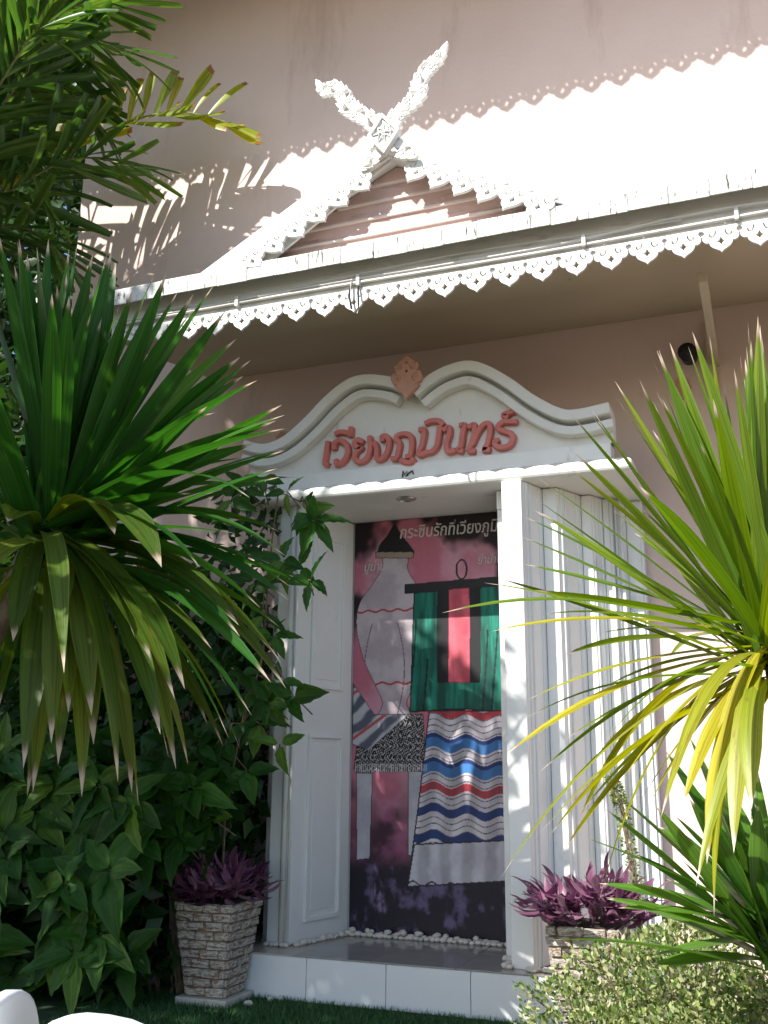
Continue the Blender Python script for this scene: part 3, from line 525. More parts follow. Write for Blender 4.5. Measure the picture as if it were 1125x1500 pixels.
# ------------------------------------------------------------------ step
stp = thing('entrance_step', 'low white tiled step in front of the portal', 'step', (-1.6, 4.61, 0))
put('core', MB().box(-3.14, -.52, 4.618, 5.396, 0.001, .19).mesh('core', M_board), stp)
x = -3.35 + .0; k = 0
rt_ = MB().box(.0015, .3985, 4.607, 4.617, .002, .192).mesh('riser_tile', M_tile)
for i in range(7): bevel(put('riser_tile', rt_, stp, Matrix.Translation((-3.35+.4*i+.0, U(-.0008, .0008), 0))), .0015, 1)
for i in range(6):
    xa = -2.62+.4*i; xs = (-3.1, xa)[i > 0]
    for j in range(2):
        m_ = M_ftile if i < 1 else M_ftile2
        xe = xa+.4
        bevel(put('floor_tile', MB().box((xs if i else -3.1)+.001, xe-.001, 4.603+.398*j+.001, min(5.396, 4.603+.398*(j+1)-.001), .193, .2).mesh('floor_tile', m_), stp), .0015, 1)

# ------------------------------------------------------------------ painted panel: plain stand-in of draped cloths in the same colours
pan = thing('painted_panel', 'tall painted panel of draped striped and teal cloths at the back of the doorway', 'painting', (-1.7, 5.29, .2))
NX, NZ = 270, 600; X0, X1, Z0, Z1 = -2.222, -1.17, .2, 2.456
gx_, gz_ = np.meshgrid(np.linspace(X0, X1, NX), np.linspace(Z0, Z1, NZ))
def fbm(sx, sz, seed, oct_=4):
    r = np.zeros_like(gx_); rng = np.random.RandomState(seed); amp = 1; tot = 0
    for o in range(oct_):
        nx, nz = max(2, int(sx*2**o)+2), max(2, int(sz*2**o)+2); gr = rng.rand(nz, nx)
        fx = (gx_-X0)/(X1-X0)*(nx-1.001); fz = (gz_-Z0)/(Z1-Z0)*(nz-1.001); ix = fx.astype(int); iz = fz.astype(int); tx = fx-ix; tz = fz-iz
        tx = tx*tx*(3-2*tx); tz = tz*tz*(3-2*tz); ix1 = np.minimum(ix+1, nx-1); iz1 = np.minimum(iz+1, nz-1)
        r += amp*((gr[iz, ix]*(1-tx)+gr[iz, ix1]*tx)*(1-tz)+(gr[iz1, ix]*(1-tx)+gr[iz1, ix1]*tx)*tz); tot += amp; amp *= .55
    return r/tot
def inside(poly, soft=True):
    poly = [tuple(p) for p in catmull(poly+poly[:1], 5)] if soft else poly
    m = np.zeros(gx_.shape, bool); n = len(poly)
    for i in range(n):
        (xa, za), (xb, zb) = poly[i], poly[(i+1) % n]
        if za == zb: continue
        m ^= ((za > gz_) != (zb > gz_)) & (gx_ < (xb-xa)*(gz_-za)/(zb-za)+xa)
    return m
def edge(m, r=1):
    e = m.copy(); k = m.copy()
    for _ in range(r): k = k & np.roll(k, 1, 0) & np.roll(k, -1, 0) & np.roll(k, 1, 1) & np.roll(k, -1, 1)
    return e & ~k
n1, n2, n3 = fbm(4, 7, 1), fbm(9, 20, 2), fbm(16, 26, 5)
mixc = lambda a, b, t: np.array(a)*(1-t[..., None]) + np.array(b)*t[..., None]
sm = lambda x, a, b: (lambda t: t*t*(3-2*t))(np.clip((x-a)/(b-a), 0, 1))
zz = gz_; xx = gx_
img = mixc((.52, .155, .22), (.62, .30, .38), sm(n1, .35, .65))
img = mixc((0, 0, 0), (1, 1, 1), np.ones_like(n1))*img
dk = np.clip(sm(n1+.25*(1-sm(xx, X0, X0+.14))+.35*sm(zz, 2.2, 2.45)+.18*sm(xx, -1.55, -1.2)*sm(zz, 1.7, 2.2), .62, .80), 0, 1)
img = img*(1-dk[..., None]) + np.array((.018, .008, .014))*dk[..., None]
low = sm(-zz+.35*(n1-.5), -1.15, -.62); img = img*(1-low[..., None]) + mixc((.05, .015, .035), (.30, .09, .17), sm(n2, .35, .75))*low[..., None]
rock = sm(-zz+.10*(n2-.5), -.62, -.52); ridges = np.abs(n3-.5)*2
rk = mixc((.012, .008, .02), (.16, .12, .24), np.clip(sm(n3, .5, .78)*.8, 0, 1)); img = img*(1-rock[..., None])+rk*rock[..., None]
def lay(key, col, out=(.02, .015, .02), w_=1):
    m = inside(MURAL[key], key in ('vase', 'lid', 'knob')); img[m] = (col[m] if isinstance(col, np.ndarray) else np.array(col))
    if out is not None: img[edge(m, w_)] = out
    return m
palec = mixc((.44, .36, .40), (.56, .48, .51), sm(n2, .3, .7))
m = lay('vase', palec)
for (a, b, c_) in ((-2.09, 1.60, .26), (-1.97, 1.6, .26)):
    l = np.abs(xx-(a+.06*np.cos((zz-b)*5)*np.sign(a+2.03))) < .003; img[m & l & (np.abs(zz-b) < c_)] = (.16, .12, .13)
for z_ in (1.93, 1.52): img[m & (np.abs(zz-z_-.006*np.sin(xx*70)) < .006)] = (.40, .06, .07)
lay('lid', (.012, .011, .013), None); lay('rim', (.36, .27, .21))
bluec = mixc((.40, .38, .44), (.50, .49, .54), sm(n2, .3, .7))
for k in ('legA', 'legB'): lay(k, bluec)
def maze(m):
    q = np.sin(xx*118+5*np.sin(zz*52)+6*n3)*np.sin(zz*96+5*np.sin(xx*61)+5*n2)
    img[m] = (.012, .01, .012); img[m & (np.abs(q) < .17)] = (.52, .49, .50)
m = lay('cloth', (.02, .02, .02)); maze(m); img[edge(m, 1)] = (.02, .02, .02)
g = lay('runner', mixc((.10, .11, .15), (.52, .50, .54), sm(np.sin((zz*.8-xx*.62)*62+n2*3), -.6, .5)))
img[g & (np.abs(np.sin((zz*.9-xx*.6)*14+.6)) < .13)] = (.48, .09, .10)
tealc = mixc((.004, .075, .055), (.008, .17, .12), sm(fbm(40, 9, 9), .35, .65))
m = lay('teal', tealc, (.004, .02, .016), 2)
for (a, b, c_) in ((-1.875, 1.45, .42), (-1.80, 1.35, .3), (-1.46, 1.4, .4), (-1.40, 1.5, .3)):
    l = np.abs(xx-(a+.035*np.sin((zz-b)*3))) < .005; img[m & l & (np.abs(zz-b) < c_)] = (.003, .02, .016)
lay('bar', (.02, .018, .02), None); kn = inside(MURAL['knob']); img[edge(kn, 3)] = (.02, .018, .02)
lay('red', mixc((.52, .07, .11), (.60, .11, .15), sm(n2, .3, .7)), (.2, .02, .03))
lay('black1', (.012, .012, .014), None); lay('black2', (.012, .012, .014), None)
skc = mixc((.46, .42, .48), (.58, .54, .58), sm(n2, .3, .7)); sk = inside(MURAL['skirt'], False)
zw = zz + .016*np.sin(xx*34+1) + .05*(xx+1.6); u = zw*1.0
def stripe(z0, h, col, dark=None):
    global skc
    mk = np.abs(u-z0) < h; skc[mk] = col
    if dark is not None: skc[np.abs(u-z0-h*.72) < h*.3] = dark
BL, BD, RD = (.045, .16, .40), (.012, .035, .15), (.42, .035, .05)
for z0, h, c_, d_ in ((1.545, .02, BL, BD), (1.455, .02, BL, BD), (1.355, .02, RD, None), (1.19, .036, BL, BD), (1.06, .036, BL, BD), (.95, .02, RD, None), (.84, .022, BD, None), (.70, .022, BD, None)): stripe(z0, h, c_, d_)
for z0 in np.arange(.5, 1.62, .032): skc[(np.abs(u-z0) < .0028) & (skc[..., 0] > .4)] = (.10, .09, .12)
img[sk] = skc[sk]; img[edge(sk, 2)] = (.02, .015, .025)
h_ = inside(MURAL['hem'], False); img[h_] = bluec[h_]; img[h_ & (np.abs(zz-.47-.012*np.sin(xx*60)) < .005)] = (.05, .04, .06); img[edge(h_, 2)] = (.02, .015, .025)
fr_ = (np.abs(np.sin(xx*330)) < .5) & (zz < .47) & h_; img[fr_] *= .72
lo_ = inside(MURAL['cloth'], False) & (zz < 1.085); img[lo_ & (np.abs(np.sin(xx*250)) < .55)] = (.50, .47, .48)
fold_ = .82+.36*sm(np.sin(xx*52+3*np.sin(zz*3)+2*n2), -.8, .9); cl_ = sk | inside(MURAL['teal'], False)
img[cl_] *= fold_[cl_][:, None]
img *= (.94+.12*fbm(60, 130, 11, 2))[..., None]
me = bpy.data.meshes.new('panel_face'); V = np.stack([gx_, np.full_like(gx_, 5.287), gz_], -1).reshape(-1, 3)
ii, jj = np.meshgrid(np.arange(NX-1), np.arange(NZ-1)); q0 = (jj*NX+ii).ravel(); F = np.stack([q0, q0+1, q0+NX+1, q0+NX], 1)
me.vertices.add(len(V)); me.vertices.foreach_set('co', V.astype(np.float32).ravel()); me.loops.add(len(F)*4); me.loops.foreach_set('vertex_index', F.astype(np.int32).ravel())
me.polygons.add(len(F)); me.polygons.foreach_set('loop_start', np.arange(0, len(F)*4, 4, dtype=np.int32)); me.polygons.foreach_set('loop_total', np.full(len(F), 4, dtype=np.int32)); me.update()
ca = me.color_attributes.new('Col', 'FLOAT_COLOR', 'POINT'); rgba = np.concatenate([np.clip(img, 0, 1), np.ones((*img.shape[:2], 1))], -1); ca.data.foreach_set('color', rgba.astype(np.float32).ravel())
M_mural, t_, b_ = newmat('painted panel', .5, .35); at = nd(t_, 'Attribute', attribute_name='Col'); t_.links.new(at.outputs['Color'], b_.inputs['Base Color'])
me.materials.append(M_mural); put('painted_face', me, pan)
put('backing', MB().box(X0, X1, 5.289, 5.298, Z0, Z1).mesh('backing', M_dark), pan)
M_chalk, _, b_ = newmat('pale lettering paint', .6); b_.inputs['Base Color'].default_value = (.62, .57, .55, 1)
def thai(body, x0, x1, z, parent, name, offs=.0, shear=.12, hmul=1.0):
    cu = bpy.data.curves.new(name, 'FONT'); cu.body = body; cu.shear = shear; cu.offset = offs; cu.extrude = .002
    ob = bpy.data.objects.new(name, cu); COL.objects.link(ob); me = bpy.data.meshes.new_from_object(ob); bpy.data.objects.remove(ob)
    me.materials.clear(); co = np.array([v.co[:] for v in me.vertices]); k = (x1-x0)/(co[:, 0].max()-co[:, 0].min())
    me.transform(Matrix.Translation((x0, 5.2835, z)) @ Matrix.Diagonal((k, 1, k*hmul, 1)) @ Matrix.Rotation(PI/2, 4, 'X') @ Matrix.Translation((-co[:, 0].min(), 0, 0)))
    me.name = name; put(name, me, parent, None, M_chalk)
thai('กระซิบรักที่เวียงภูมินทร์', MTXT[0][0], -1.215, 2.345, pan, 'title_lettering', .006, .15, 1.25)
thai('ปู่ม่าน', MTXT[2][0], MTXT[3][0]+.03, 2.165, pan, 'caption_lettering', .004, .2, 1.2)
thai('ย่าม่าน', MTXT[4][0], MTXT[4][0]+.14, 2.165, pan, 'caption_lettering', .004, .2, 1.2)

# ------------------------------------------------------------------ pebbles
M_peb = paint('white pebbles', (.52, .48, .41), (.68, .65, .59), 30, .55, .1, 80)
pm = []
for k in range(5):
    bm = bmesh.new(); bmesh.ops.create_icosphere(bm, subdivisions=2, radius=1)
    for v_ in bm.verts: v_.co *= 1 + .16*mnoise.noise(v_.co*1.1+Vector((k*7, 0, 0)))
    me = bpy.data.meshes.new('pebble'); bm.to_mesh(me); bm.free(); me.polygons.foreach_set('use_smooth', [True]*len(me.polygons)); me.materials.append(M_peb); pm.append(me)
def pebble(x, y, lab, grp, z=.2, s=1.):
    r = U(.013, .021)*s; h = r*U(.62, .85)
    o = put('pebble', random.choice(pm), None, scaled(Matrix.Translation((x, y, z+h*.85)) @ Matrix.Rotation(U(0, 6), 4, 'Z') @ Matrix.Rotation(U(-.25, .25), 4, 'X'), r*U(1, 1.35), r, h))
    tag(o, lab, 'pebble', grp)
L1 = 'white pebble in the row laid along the foot of the painted panel'
for i in range(32):
    for j in range(2 if i < 30 else 3):
        pebble(-2.20+i*.0295+U(-.006, .006), 5.262-j*.032+U(-.007, .007), L1, 'pebbles along the foot of the panel')
for i in range(18): pebble(-2.19+U(0, .9), 5.252+U(-.02, .012), L1, 'pebbles along the foot of the panel', .218)
L2 = 'white pebble in the line along the bottom of the open door leaf'
for i in range(16):
    p = A_.lerp(B_, (i+.5)/16); pebble(p.x+.03+U(-.004, .008), p.y+U(-.006, .006)-.008, L2, 'pebbles along the door leaf')
L3 = 'white pebble lying against the foot of the left door jamb'
for i in range(7): pebble(-2.52+i*.03+U(-.006, .006), 4.785+U(-.008, .008)+(.1 if i < 2 else 0), L3, 'pebbles by the left jamb')
L4 = 'white pebble lying against the foot of the right post'
for x, y in [(-1.225, 4.845), (-1.25, 4.86), (-1.205, 4.82), (-1.21, 4.76), (-1.19, 4.685), (-1.215, 4.70), (-1.10, 4.672), (-1.062, 4.674), (-1.03, 4.68), (-1.005, 4.668), (-.975, 4.69), (-1.08, 4.66)]: pebble(x, y, L4, 'pebbles by the right post', .2, 1.05)
L5 = 'white pebble lying loose on the turf by the left planter'
for x, y in [(-2.31, 4.56), (-2.36, 4.44), (-2.27, 4.59)]: pebble(x, y, L5, 'loose pebbles on the turf', 0)

# ------------------------------------------------------------------ brick planters with purple plants
M_brick = paint('white washed bricks', (.50, .47, .42), (.70, .68, .63), 3.5, .9, .8, 14, (.25, .13, .065), (2.6, 2.6, 3.5), (.46, .60))
M_mort = paint('stained mortar', (.13, .07, .04), (.30, .22, .16), 30, .95, .5, 90)
M_conc = paint('pale cement plate', (.46, .44, .40), (.54, .52, .47), 20, .9, .4, 70, (.2, .16, .1), (20, 20, 20), (.6, .7))
M_soil = paint('dark soil', (.02, .014, .01), (.05, .035, .025), 40, .95, .6, 60)
bk = []
for k in range(3):
    bm = bmesh.new(); bmesh.ops.create_cube(bm, size=1)
    for v_ in bm.verts: v_.co += Vector((U(-.06, .06), U(-.2, .2), U(-.13, .13)))
    bmesh.ops.bevel(bm, geom=bm.edges[:], offset=.06, segments=1, affect='EDGES')
    me = bpy.data.meshes.new('brick'); bm.to_mesh(me); bm.free(); me.materials.append(M_brick); bk.append(me)
def planter(cx, cy, lab, rot=0.):
    t = thing('brick_planter', lab, 'planter', (cx, cy, 0), 'white brick planters beside the entrance'); t.rotation_euler.z = 0
    H = .41; zb = .036; hw0, hw1 = .098, .152; hwz = lambda z: hw0+(hw1-hw0)*(z-zb)/H
    R_ = Matrix.Translation((cx, cy, 0)) @ Matrix.Rotation(rot, 4, 'Z')
    bevel(put('plate', MB().box(-.135, .135, -.135, .135, .0, .034).mesh('plate', M_conc), t, R_), .005)
    a, b = hw0-.006, hw1-.006
    put('core', MB().hexa([(-a, -a, zb-.002), (a, -a, zb-.002), (a, a, zb-.002), (-a, a, zb-.002), (-b, -b, zb+H-.012), (b, -b, zb+H-.012), (b, b, zb+H-.012), (-b, b, zb+H-.012)]).mesh('core', M_mort), t, R_)
    put('soil', MB().box(-hw1+.03, hw1-.03, -hw1+.03, hw1-.03, zb+H-.0115, zb+H-.004).mesh('soil', M_soil), t, R_)
    rows = 10; rh = H/rows; tilt = math.atan2(hw1-hw0, H)
    for fc in range(4):
        Rf = R_ @ Matrix.Rotation(fc*PI/2, 4, 'Z')
        for r_ in range(rows):
            z = zb+rh*(r_+.5); hw_ = hwz(z); bl = .098; xs = [-hw_]; x_ = -hw_+(bl*.5 if (r_+fc) % 2 else bl)
            while x_ < hw_-.02: xs.append(x_+U(-.005, .005)); x_ += bl
            xs.append(hw_)
            for xa, xb in zip(xs[:-1], xs[1:]):
                if xb-xa < .012: continue
                M_ = Rf @ Matrix.Translation(((xa+xb)/2, -hw_+.002+U(-.002, .003), z)) @ Matrix.Rotation(tilt, 4, 'X') @ Matrix.Rotation(U(-.045, .045), 4, 'Y') @ Matrix.Rotation(U(-.05, .05), 4, 'Z')
                put('brick', random.choice(bk), t, scaled(M_, xb-xa-U(.004, .010), .018, rh-U(.004, .010)))
    return t
planter(-2.555, 4.475, 'white brick planter left of the step, against the green shrub')
planter(-.795, 4.475, 'white brick planter right of the step, half buried in pale shrub')
M_purple = leafmat('purple heart leaves', [(.08, .025, .06), (.16, .05, .11), (.24, .10, .17), (.11, .035, .085), (.30, .17, .23), (.14, .045, .10)], None, .25, False, .45, 10)
M_stem = paint('purple stems', (.08, .03, .06), (.12, .05, .08), 20, .6, 0)
pl = []
for k in range(5):
    v, f, uv = blade((0, 0, 0), (0, .5, .10+.05*k), (U(-.06, .06), 1, -.10+.07*k), .34, 6, .42, 0, None, lambda t: min(1, .5+2.2*t)*(max(0, 1-((t-.3)/.7)**2) if t > .3 else 1))
    pl.append(mesh('leaf', v, f, M_purple, True, uv))
def purple(cx, cy, lab, seed, spread, h):
    random.seed(seed); t = thing('purple_plant', lab, 'plant', (cx, cy, .44))
    st = MB(); n = 0
    for s_ in range(34):
        a = U(0, 2*PI); r_ = math.sqrt(U(0, 1))*.13; lean = r_/.13*spread*U(.7, 1.2); hh_ = h*U(.55, 1.05)*(1-.45*(r_/.13)**2)
        p0 = Vector((cx+r_*math.cos(a), cy+r_*math.sin(a), .43)); p1 = p0+Vector((math.cos(a)*lean*.5, math.sin(a)*lean*.5, hh_*.8)); p2 = p0+Vector((math.cos(a)*lean, math.sin(a)*lean, hh_))
        P = bezier(p0, p1, p2, 5); st.tube(P, .0035, 5, .002)
        for q in range(8):
            if n >= 290: break
            tt = .28+.72*q/7; i = min(4, int(tt*5)); p = P[i].lerp(P[i+1], tt*5-i); d0 = (P[i+1]-P[i]).normalized()
            az = a + (q % 2)*PI + q*.9 + U(-.5, .5); dd = d0*U(.35, 1.1)+Vector((math.cos(az), math.sin(az), U(-.35, .3)))
            if q == 7: dd = d0+Vector((U(-.3, .3), U(-.3, .3), .3))
            put('leaf', random.choice(pl), t, scaled(frame(p, dd, Vector((-math.sin(az), math.cos(az), U(-.4, .4)))), U(.08, .14)*(1 if q < 6 else .8))); n += 1
    put('stem', st.mesh('stem', M_stem, True), t)
purple(-2.555, 4.475, 'dark purple leafy plant filling the left planter in the shade', 21, .15, .20)
purple(-.795, 4.475, 'sunlit purple leafy plant filling the right planter', 22, .19, .21)
random.seed(11)

# ------------------------------------------------------------------ strap leaved plants
TIPC = ((.16, .08, .035), (.55, .46, .36))
M_yl = leafmat('dark strap leaves', [(.018, .085, .012), (.025, .11, .014), (.035, .135, .018), (.022, .095, .013), (.06, .17, .025)], TIPC, .36, False, .45, 16, .965, spec=.3)
M_yd = leafmat('drooping strap leaves', [(.05, .10, .014), (.075, .125, .016), (.12, .17, .018), (.04, .10, .014)], TIPC, .4, False, .42, 12, .962, spec=.3, spots=(.14, .12, .02))
M_yr = leafmat('bright strap leaves', [(.06, .14, .012), (.11, .19, .016), (.16, .23, .02), (.08, .16, .014), (.20, .25, .02)], TIPC, .42, False, .34, 12, .95)
M_yy = leafmat('yellowing strap leaves', [(.24, .27, .018), (.36, .32, .02), (.18, .24, .02), (.30, .29, .018), (.14, .22, .018)], TIPC, .40, False, .4, 12, .97, spots=(.20, .13, .03))
M_co = leafmat('glossy green strap leaves', [(.045, .14, .018), (.07, .17, .02), (.10, .21, .025)], TIPC, .36, False, .3, 14, .97)
M_trunk = paint('grey brown trunk', (.12, .09, .06), (.22, .17, .12), 14, .95, .6, 40)
def strap(parent, C, T, k, width, mat, jit=.04, twist=None, n=10):
    C = Vector(C); T = Vector(T); d = T-C; L_ = d.length; h = Vector((d.x, d.y, 0))
    base = C + d.normalized()*.03 + Vector((U(-jit, jit), U(-jit, jit), U(-jit, jit)*1.6))
    ctrl = base.lerp(T, .52) + Vector((0, 0, 1))*k*L_*.55 + (h.normalized()*k*L_*.12 if h.length > .01 else Vector((0, 0, 0)))
    pr = None if k < .5 else (lambda t: min(1, .5+1.6*t)*(1 if t < .74 else max(0, 1-((t-.74)/.26)**1.5)))
    v, f, uv = blade(base, ctrl, T, width*U(.85, 1.12), n+2, U(.18, .38), U(-.8, .8) if twist is None else twist, Vector((U(-1, 1), U(-1, 1), 0)), pr)
    return put('leaf', mesh('leaf', v, f, mat, True, uv), parent)
C_, tips = YUCCA_L; yl = thing('strap_leaved_plant', 'large dark green strap leaved plant with brown tipped leaves at left', 'plant', (C_[0], C_[1], 0))
for (x, y, z, k, wm) in tips: strap(yl, C_, (x, y, z), k, (.105 if k > .4 else .088)*wm, M_yd if k > .4 else M_yl, .06)
for i in range(105):
    a = i*2.39996; el = math.radians(random.choice([U(-70, -20), U(-30, 30), U(20, 88), U(45, 88)])); L_ = U(.95, 1.3)
    if math.sin(a) < -.45 and el < .6 and i % 3: a += PI
    T = Vector(C_)+Vector((math.cos(a)*math.cos(el), math.sin(a)*math.cos(el), math.sin(el)))*L_
    strap(yl, C_, T, max(.02, .35-el*.3)*U(.7, 1.2), U(.070, .09), M_yd if el < -.3 else M_yl, .06)
put('trunk', MB().tube([(C_[0]-.7, C_[1]+.1, -.02), (C_[0]-.62, C_[1]+.08, .8), (C_[0]-.3, C_[1]+.03, 1.5), (C_[0], C_[1], C_[2]+.1)], .07, 10, .05).mesh('trunk', M_trunk, True), yl)
C_, tips = YUCCA_R; yr = thing('strap_leaved_plant', 'sunlit strap leaved plant with yellow drooping lower leaves at right', 'plant', (C_[0]+.0, C_[1], 0))
for i, (x, y, z, k, wm) in enumerate(tips):
    yel = k > .28 or (k > .11 and i % 3 == 0)
    strap(yr, C_, (x, y, z), k*(.6 if .28 < k < .5 else 1), .038*wm, M_yy if yel else M_yr)
for i in range(105):
    a = i*2.39996; el = math.radians(random.choice([U(-55, -10), U(-10, 40), U(30, 88), U(45, 88)])); L_ = U(.65, .9)
    if math.cos(a) < -.1 and abs(math.sin(a)) < .8 and i % 3 == 0: a += PI
    T = Vector(C_)+Vector((math.cos(a)*math.cos(el), math.sin(a)*math.cos(el), math.sin(el)))*L_
    strap(yr, C_, T, max(.02, .3-el*.3)*U(.6, 1.1), U(.030, .040), M_yy if el < -.35 else M_yr)
put('trunk', MB().tube([(C_[0]+.05, C_[1]+.02, -.02), (C_[0]+.03, C_[1]+.02, .7), (C_[0], C_[1], C_[2]+.06)], .05, 10, .035).mesh('trunk', M_trunk, True), yr)
C_, tips = CORDY; co = thing('strap_leaved_plant', 'low glossy green strap leaved plant under the yellow leaves at right', 'plant', (C_[0], C_[1], 0))
for (x, y, z, k, wm) in tips: strap(co, C_, (x, y, z), k, .066*wm, M_co, .05)
for i in range(40):
    a = i*2.39996; el = math.radians(U(0, 80)); L_ = U(.45, .72)
    if math.sin(a) < -.5: a += PI
    T = Vector(C_)+Vector((math.cos(a)*math.cos(el), math.sin(a)*math.cos(el), math.sin(el)))*L_
    strap(co, C_, T, .12, U(.052, .07), M_co)
put('trunk', MB().tube([(C_[0], C_[1], -.02), (C_[0]+.01, C_[1], .25), (C_[0], C_[1], C_[2])], .035, 8, .03).mesh('trunk', M_trunk, True), co)

# ------------------------------------------------------------------ variegated shrub in front of the right planter
M_var = leafmat('variegated small leaves', [(.06, .12, .02), (.26, .32, .10), (.46, .46, .22), (.11, .18, .035), (.50, .48, .28), (.04, .08, .015), (.17, .25, .06), (.07, .14, .025), (.05, .10, .02)], None, .25, True, .5, 0)
vs = thing('variegated_shrub', 'pale variegated small leaved shrub in front of the right planter', 'shrub', (-.35, 3.85, 0))
BL_ = [(-.72, 3.95, .12, .26, .24), (-.5, 4.0, .22, .30, .26), (-.3, 3.85, .20, .3, .25), (-.55, 3.72, .08, .30, .22), (-.2, 3.65, .12, .3, .24), (.0, 3.8, .2, .3, .26), (.2, 3.7, .15, .3, .25), (-.38, 4.12, .33, .2, .2), (.1, 4.0, .25, .32, .25), (-.72, 3.6, .0, .22, .18), (-.33, 3.5, .0, .3, .2), (.05, 3.45, .05, .3, .2)]
P = []; D = []
for (x, y, z, r, h) in BL_:
    for _ in range(2100):
        d = Vector((random.gauss(0, 1), random.gauss(0, 1), random.gauss(.3, 1))).normalized(); rr = 1-abs(random.gauss(0, .14))
        lump = 1+.34*mnoise.noise(d*2.6+Vector((x*9, y*5, 0)))+.16*mnoise.noise(d*7+Vector((x*9, y*5, 0)))
        p = Vector((x+d.x*r*rr*lump, y+d.y*r*rr*lump, z+d.z*h*rr*lump))
        if p.z < .0: continue
        P.append(p[:]); D.append((d+Vector((random.gauss(0, .6), random.gauss(0, .6), random.gauss(.2, .6))))[:])
leaf_cloud('foliage', P, D, np.random.uniform(.016, .030, len(P)), np.random.uniform(.010, .018, len(P)), M_var, vs)
sm_ = MB()
for _ in range(60):
    x, y, z, r, h = random.choice(BL_); a = U(0, 6.28); sm_.tube([(x, y, 0), (x+.5*r*math.cos(a), y+.5*r*math.sin(a), z+h*.4), (x+.9*r*math.cos(a), y+.9*r*math.sin(a), z+h*.7)], .004, 4, .002)
put('stem', sm_.mesh('stem', M_trunk), vs)
sp = thing('speckled_climber', 'thin upright pale speckled stem rising behind the purple plant at right', 'plant', (-.64, 4.95, 0))
pth = [(-.64, 4.95, 0), (-.65, 4.93, .5), (-.70, 4.90, .9), (-.735, 4.9, 1.02)]
put('stem', MB().tube(pth, .016, 7, .008).mesh('stem', M_trunk), sp)
P = []; D = []
for _ in range(700):
    t = U(.3, 1)*3; i = min(2, int(t)); p = Vector(pth[i]).lerp(Vector(pth[i+1]), t-i); d = Vector((random.gauss(0, 1), random.gauss(0, 1), random.gauss(.4, .6))).normalized(); P.append((p+d*.025)[:]); D.append(d[:])
leaf_cloud('foliage', P, D, np.full(len(P), .018), np.full(len(P), .012), M_var, sp)

# ------------------------------------------------------------------ broad leaved shrub and the vine at the jamb
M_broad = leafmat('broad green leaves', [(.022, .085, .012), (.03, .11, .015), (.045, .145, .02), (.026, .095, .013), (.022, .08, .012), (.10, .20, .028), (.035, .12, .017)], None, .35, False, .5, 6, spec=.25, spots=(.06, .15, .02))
M_broad_s = leafmat('inner broad leaves', [(.014, .055, .010), (.02, .072, .012), (.028, .09, .015)], None, .3, True, .4, 0)  # darker copy of the broad leaves: inner shade put into the colour
def broadleaf(k):
    nx, ny = 4, 9; v = []; uv = []; f = []; rng = random.Random(k)
    bend = rng.uniform(.12, .35); fold = rng.uniform(.15, .4); cup = rng.uniform(-.1, .12)
    for j in range(ny+1):
        t = j/ny; w_ = .29*math.sin(PI*min(1, t**.72))**.9*(1-.25*t)+.004; w_ = w_ if t < .999 else .001
        for i in range(nx+1):
            s = (i/nx-.5)*2; x = s*w_*(1+.05*math.sin(j*2.2+i)); z = abs(s)*w_*fold - bend*t*t + cup*t + .012*math.sin(j*PI)*0 + .018*abs(s)*math.cos(j*PI)
            v.append((x, t, z)); uv.append((i/nx, t))
    for j in range(ny):
        for i in range(nx): o = j*(nx+1)+i; f.append((o, o+1, o+nx+2, o+nx+1))
    return mesh('leaf', v, f, M_broad, True, uv)
BLV = [broadleaf(k) for k in range(5)]
def cluster(parent, p, axis, L_, stems, n=5):
    """five leaflets spreading from one stalk end"""
    ax = Vector(axis).normalized(); u_ = ax.orthogonal().normalized(); w_ = ax.cross(u_); a0 = U(0, 6.28)
    for q in range(n):
        a = a0+q*2*PI/n*U(.9, 1.1); d = (u_*math.cos(a)+w_*math.sin(a))*U(.7, 1.)+ax*U(.1, .5)+Vector((0, 0, -U(.25, .65)))
        out_ = Vector((-.1, -1, .5)); xh = d.cross(out_) if d.cross(out_).length > .1 else Vector((1, 0, 0))
        M_ = frame(Vector(p)+d.normalized()*.012, d, xh)
        if M_.col[2].to_3d().dot(out_) < 0: M_ = M_ @ Matrix.Rotation(PI, 4, 'Y')
        M_ = M_ @ Matrix.Rotation(U(-.5, .5), 4, 'Y')
        put('leaf', random.choice(BLV), parent, scaled(M_, L_*U(.7, 1.1)*U(.8, 1.05), L_*U(.6, 1.15)))
    stems.tube([Vector(p)-ax*U(.08, .2)+Vector((0, .06, -.04)), Vector(p)-ax*.03, Vector(p)], .004, 5, .003)
shb = thing('broad_leaved_shrub', 'dense shade shrub with broad pointed leaves at lower left', 'shrub', (-3.0, 4.3, 0)); stems = MB(); nn = 0
tries = 0
while nn < 59 and tries < 4000:
    tries += 1
    z = U(.04, 1.12); x = U(-3.75, -2.42); y = 4.25 - .30*math.sin(PI*min(1, z/1.1)*.8+.4)+U(-.10, .16) + (.0 if x < -2.75 else .12)
    lim = -2.74 if z < .62 else -2.50
    if x > lim-.02*U(0, 2): continue
    cluster(shb, (x, y, z), (U(-.3, .4), -1, U(.1, .8)), U(.20, .27), stems); nn += 1
for _ in range(30):
    x = U(-3.6, -2.6); stems.tube([(x, 4.5, 0), (x+U(-.1, .1), 4.42, U(.4, .7)), (x+U(-.2, .2), 4.25, U(.7, 1.1))], .009, 5, .004)
put('stem', stems.mesh('stem', M_trunk), shb)
P = []; D = []
for _ in range(2600):
    z = U(0, 1.25); x = U(-4.2, -2.55 if z > .6 else -2.74); y = U(4.15, 4.9); P.append((x, y, z)); D.append((U(-.7, .7), -U(.1, 1), U(-.9, .3)))
leaf_cloud('inner_foliage', P, D, np.random.uniform(.12, .19, len(P)), np.random.uniform(.06, .09, len(P)), M_broad_s, shb)
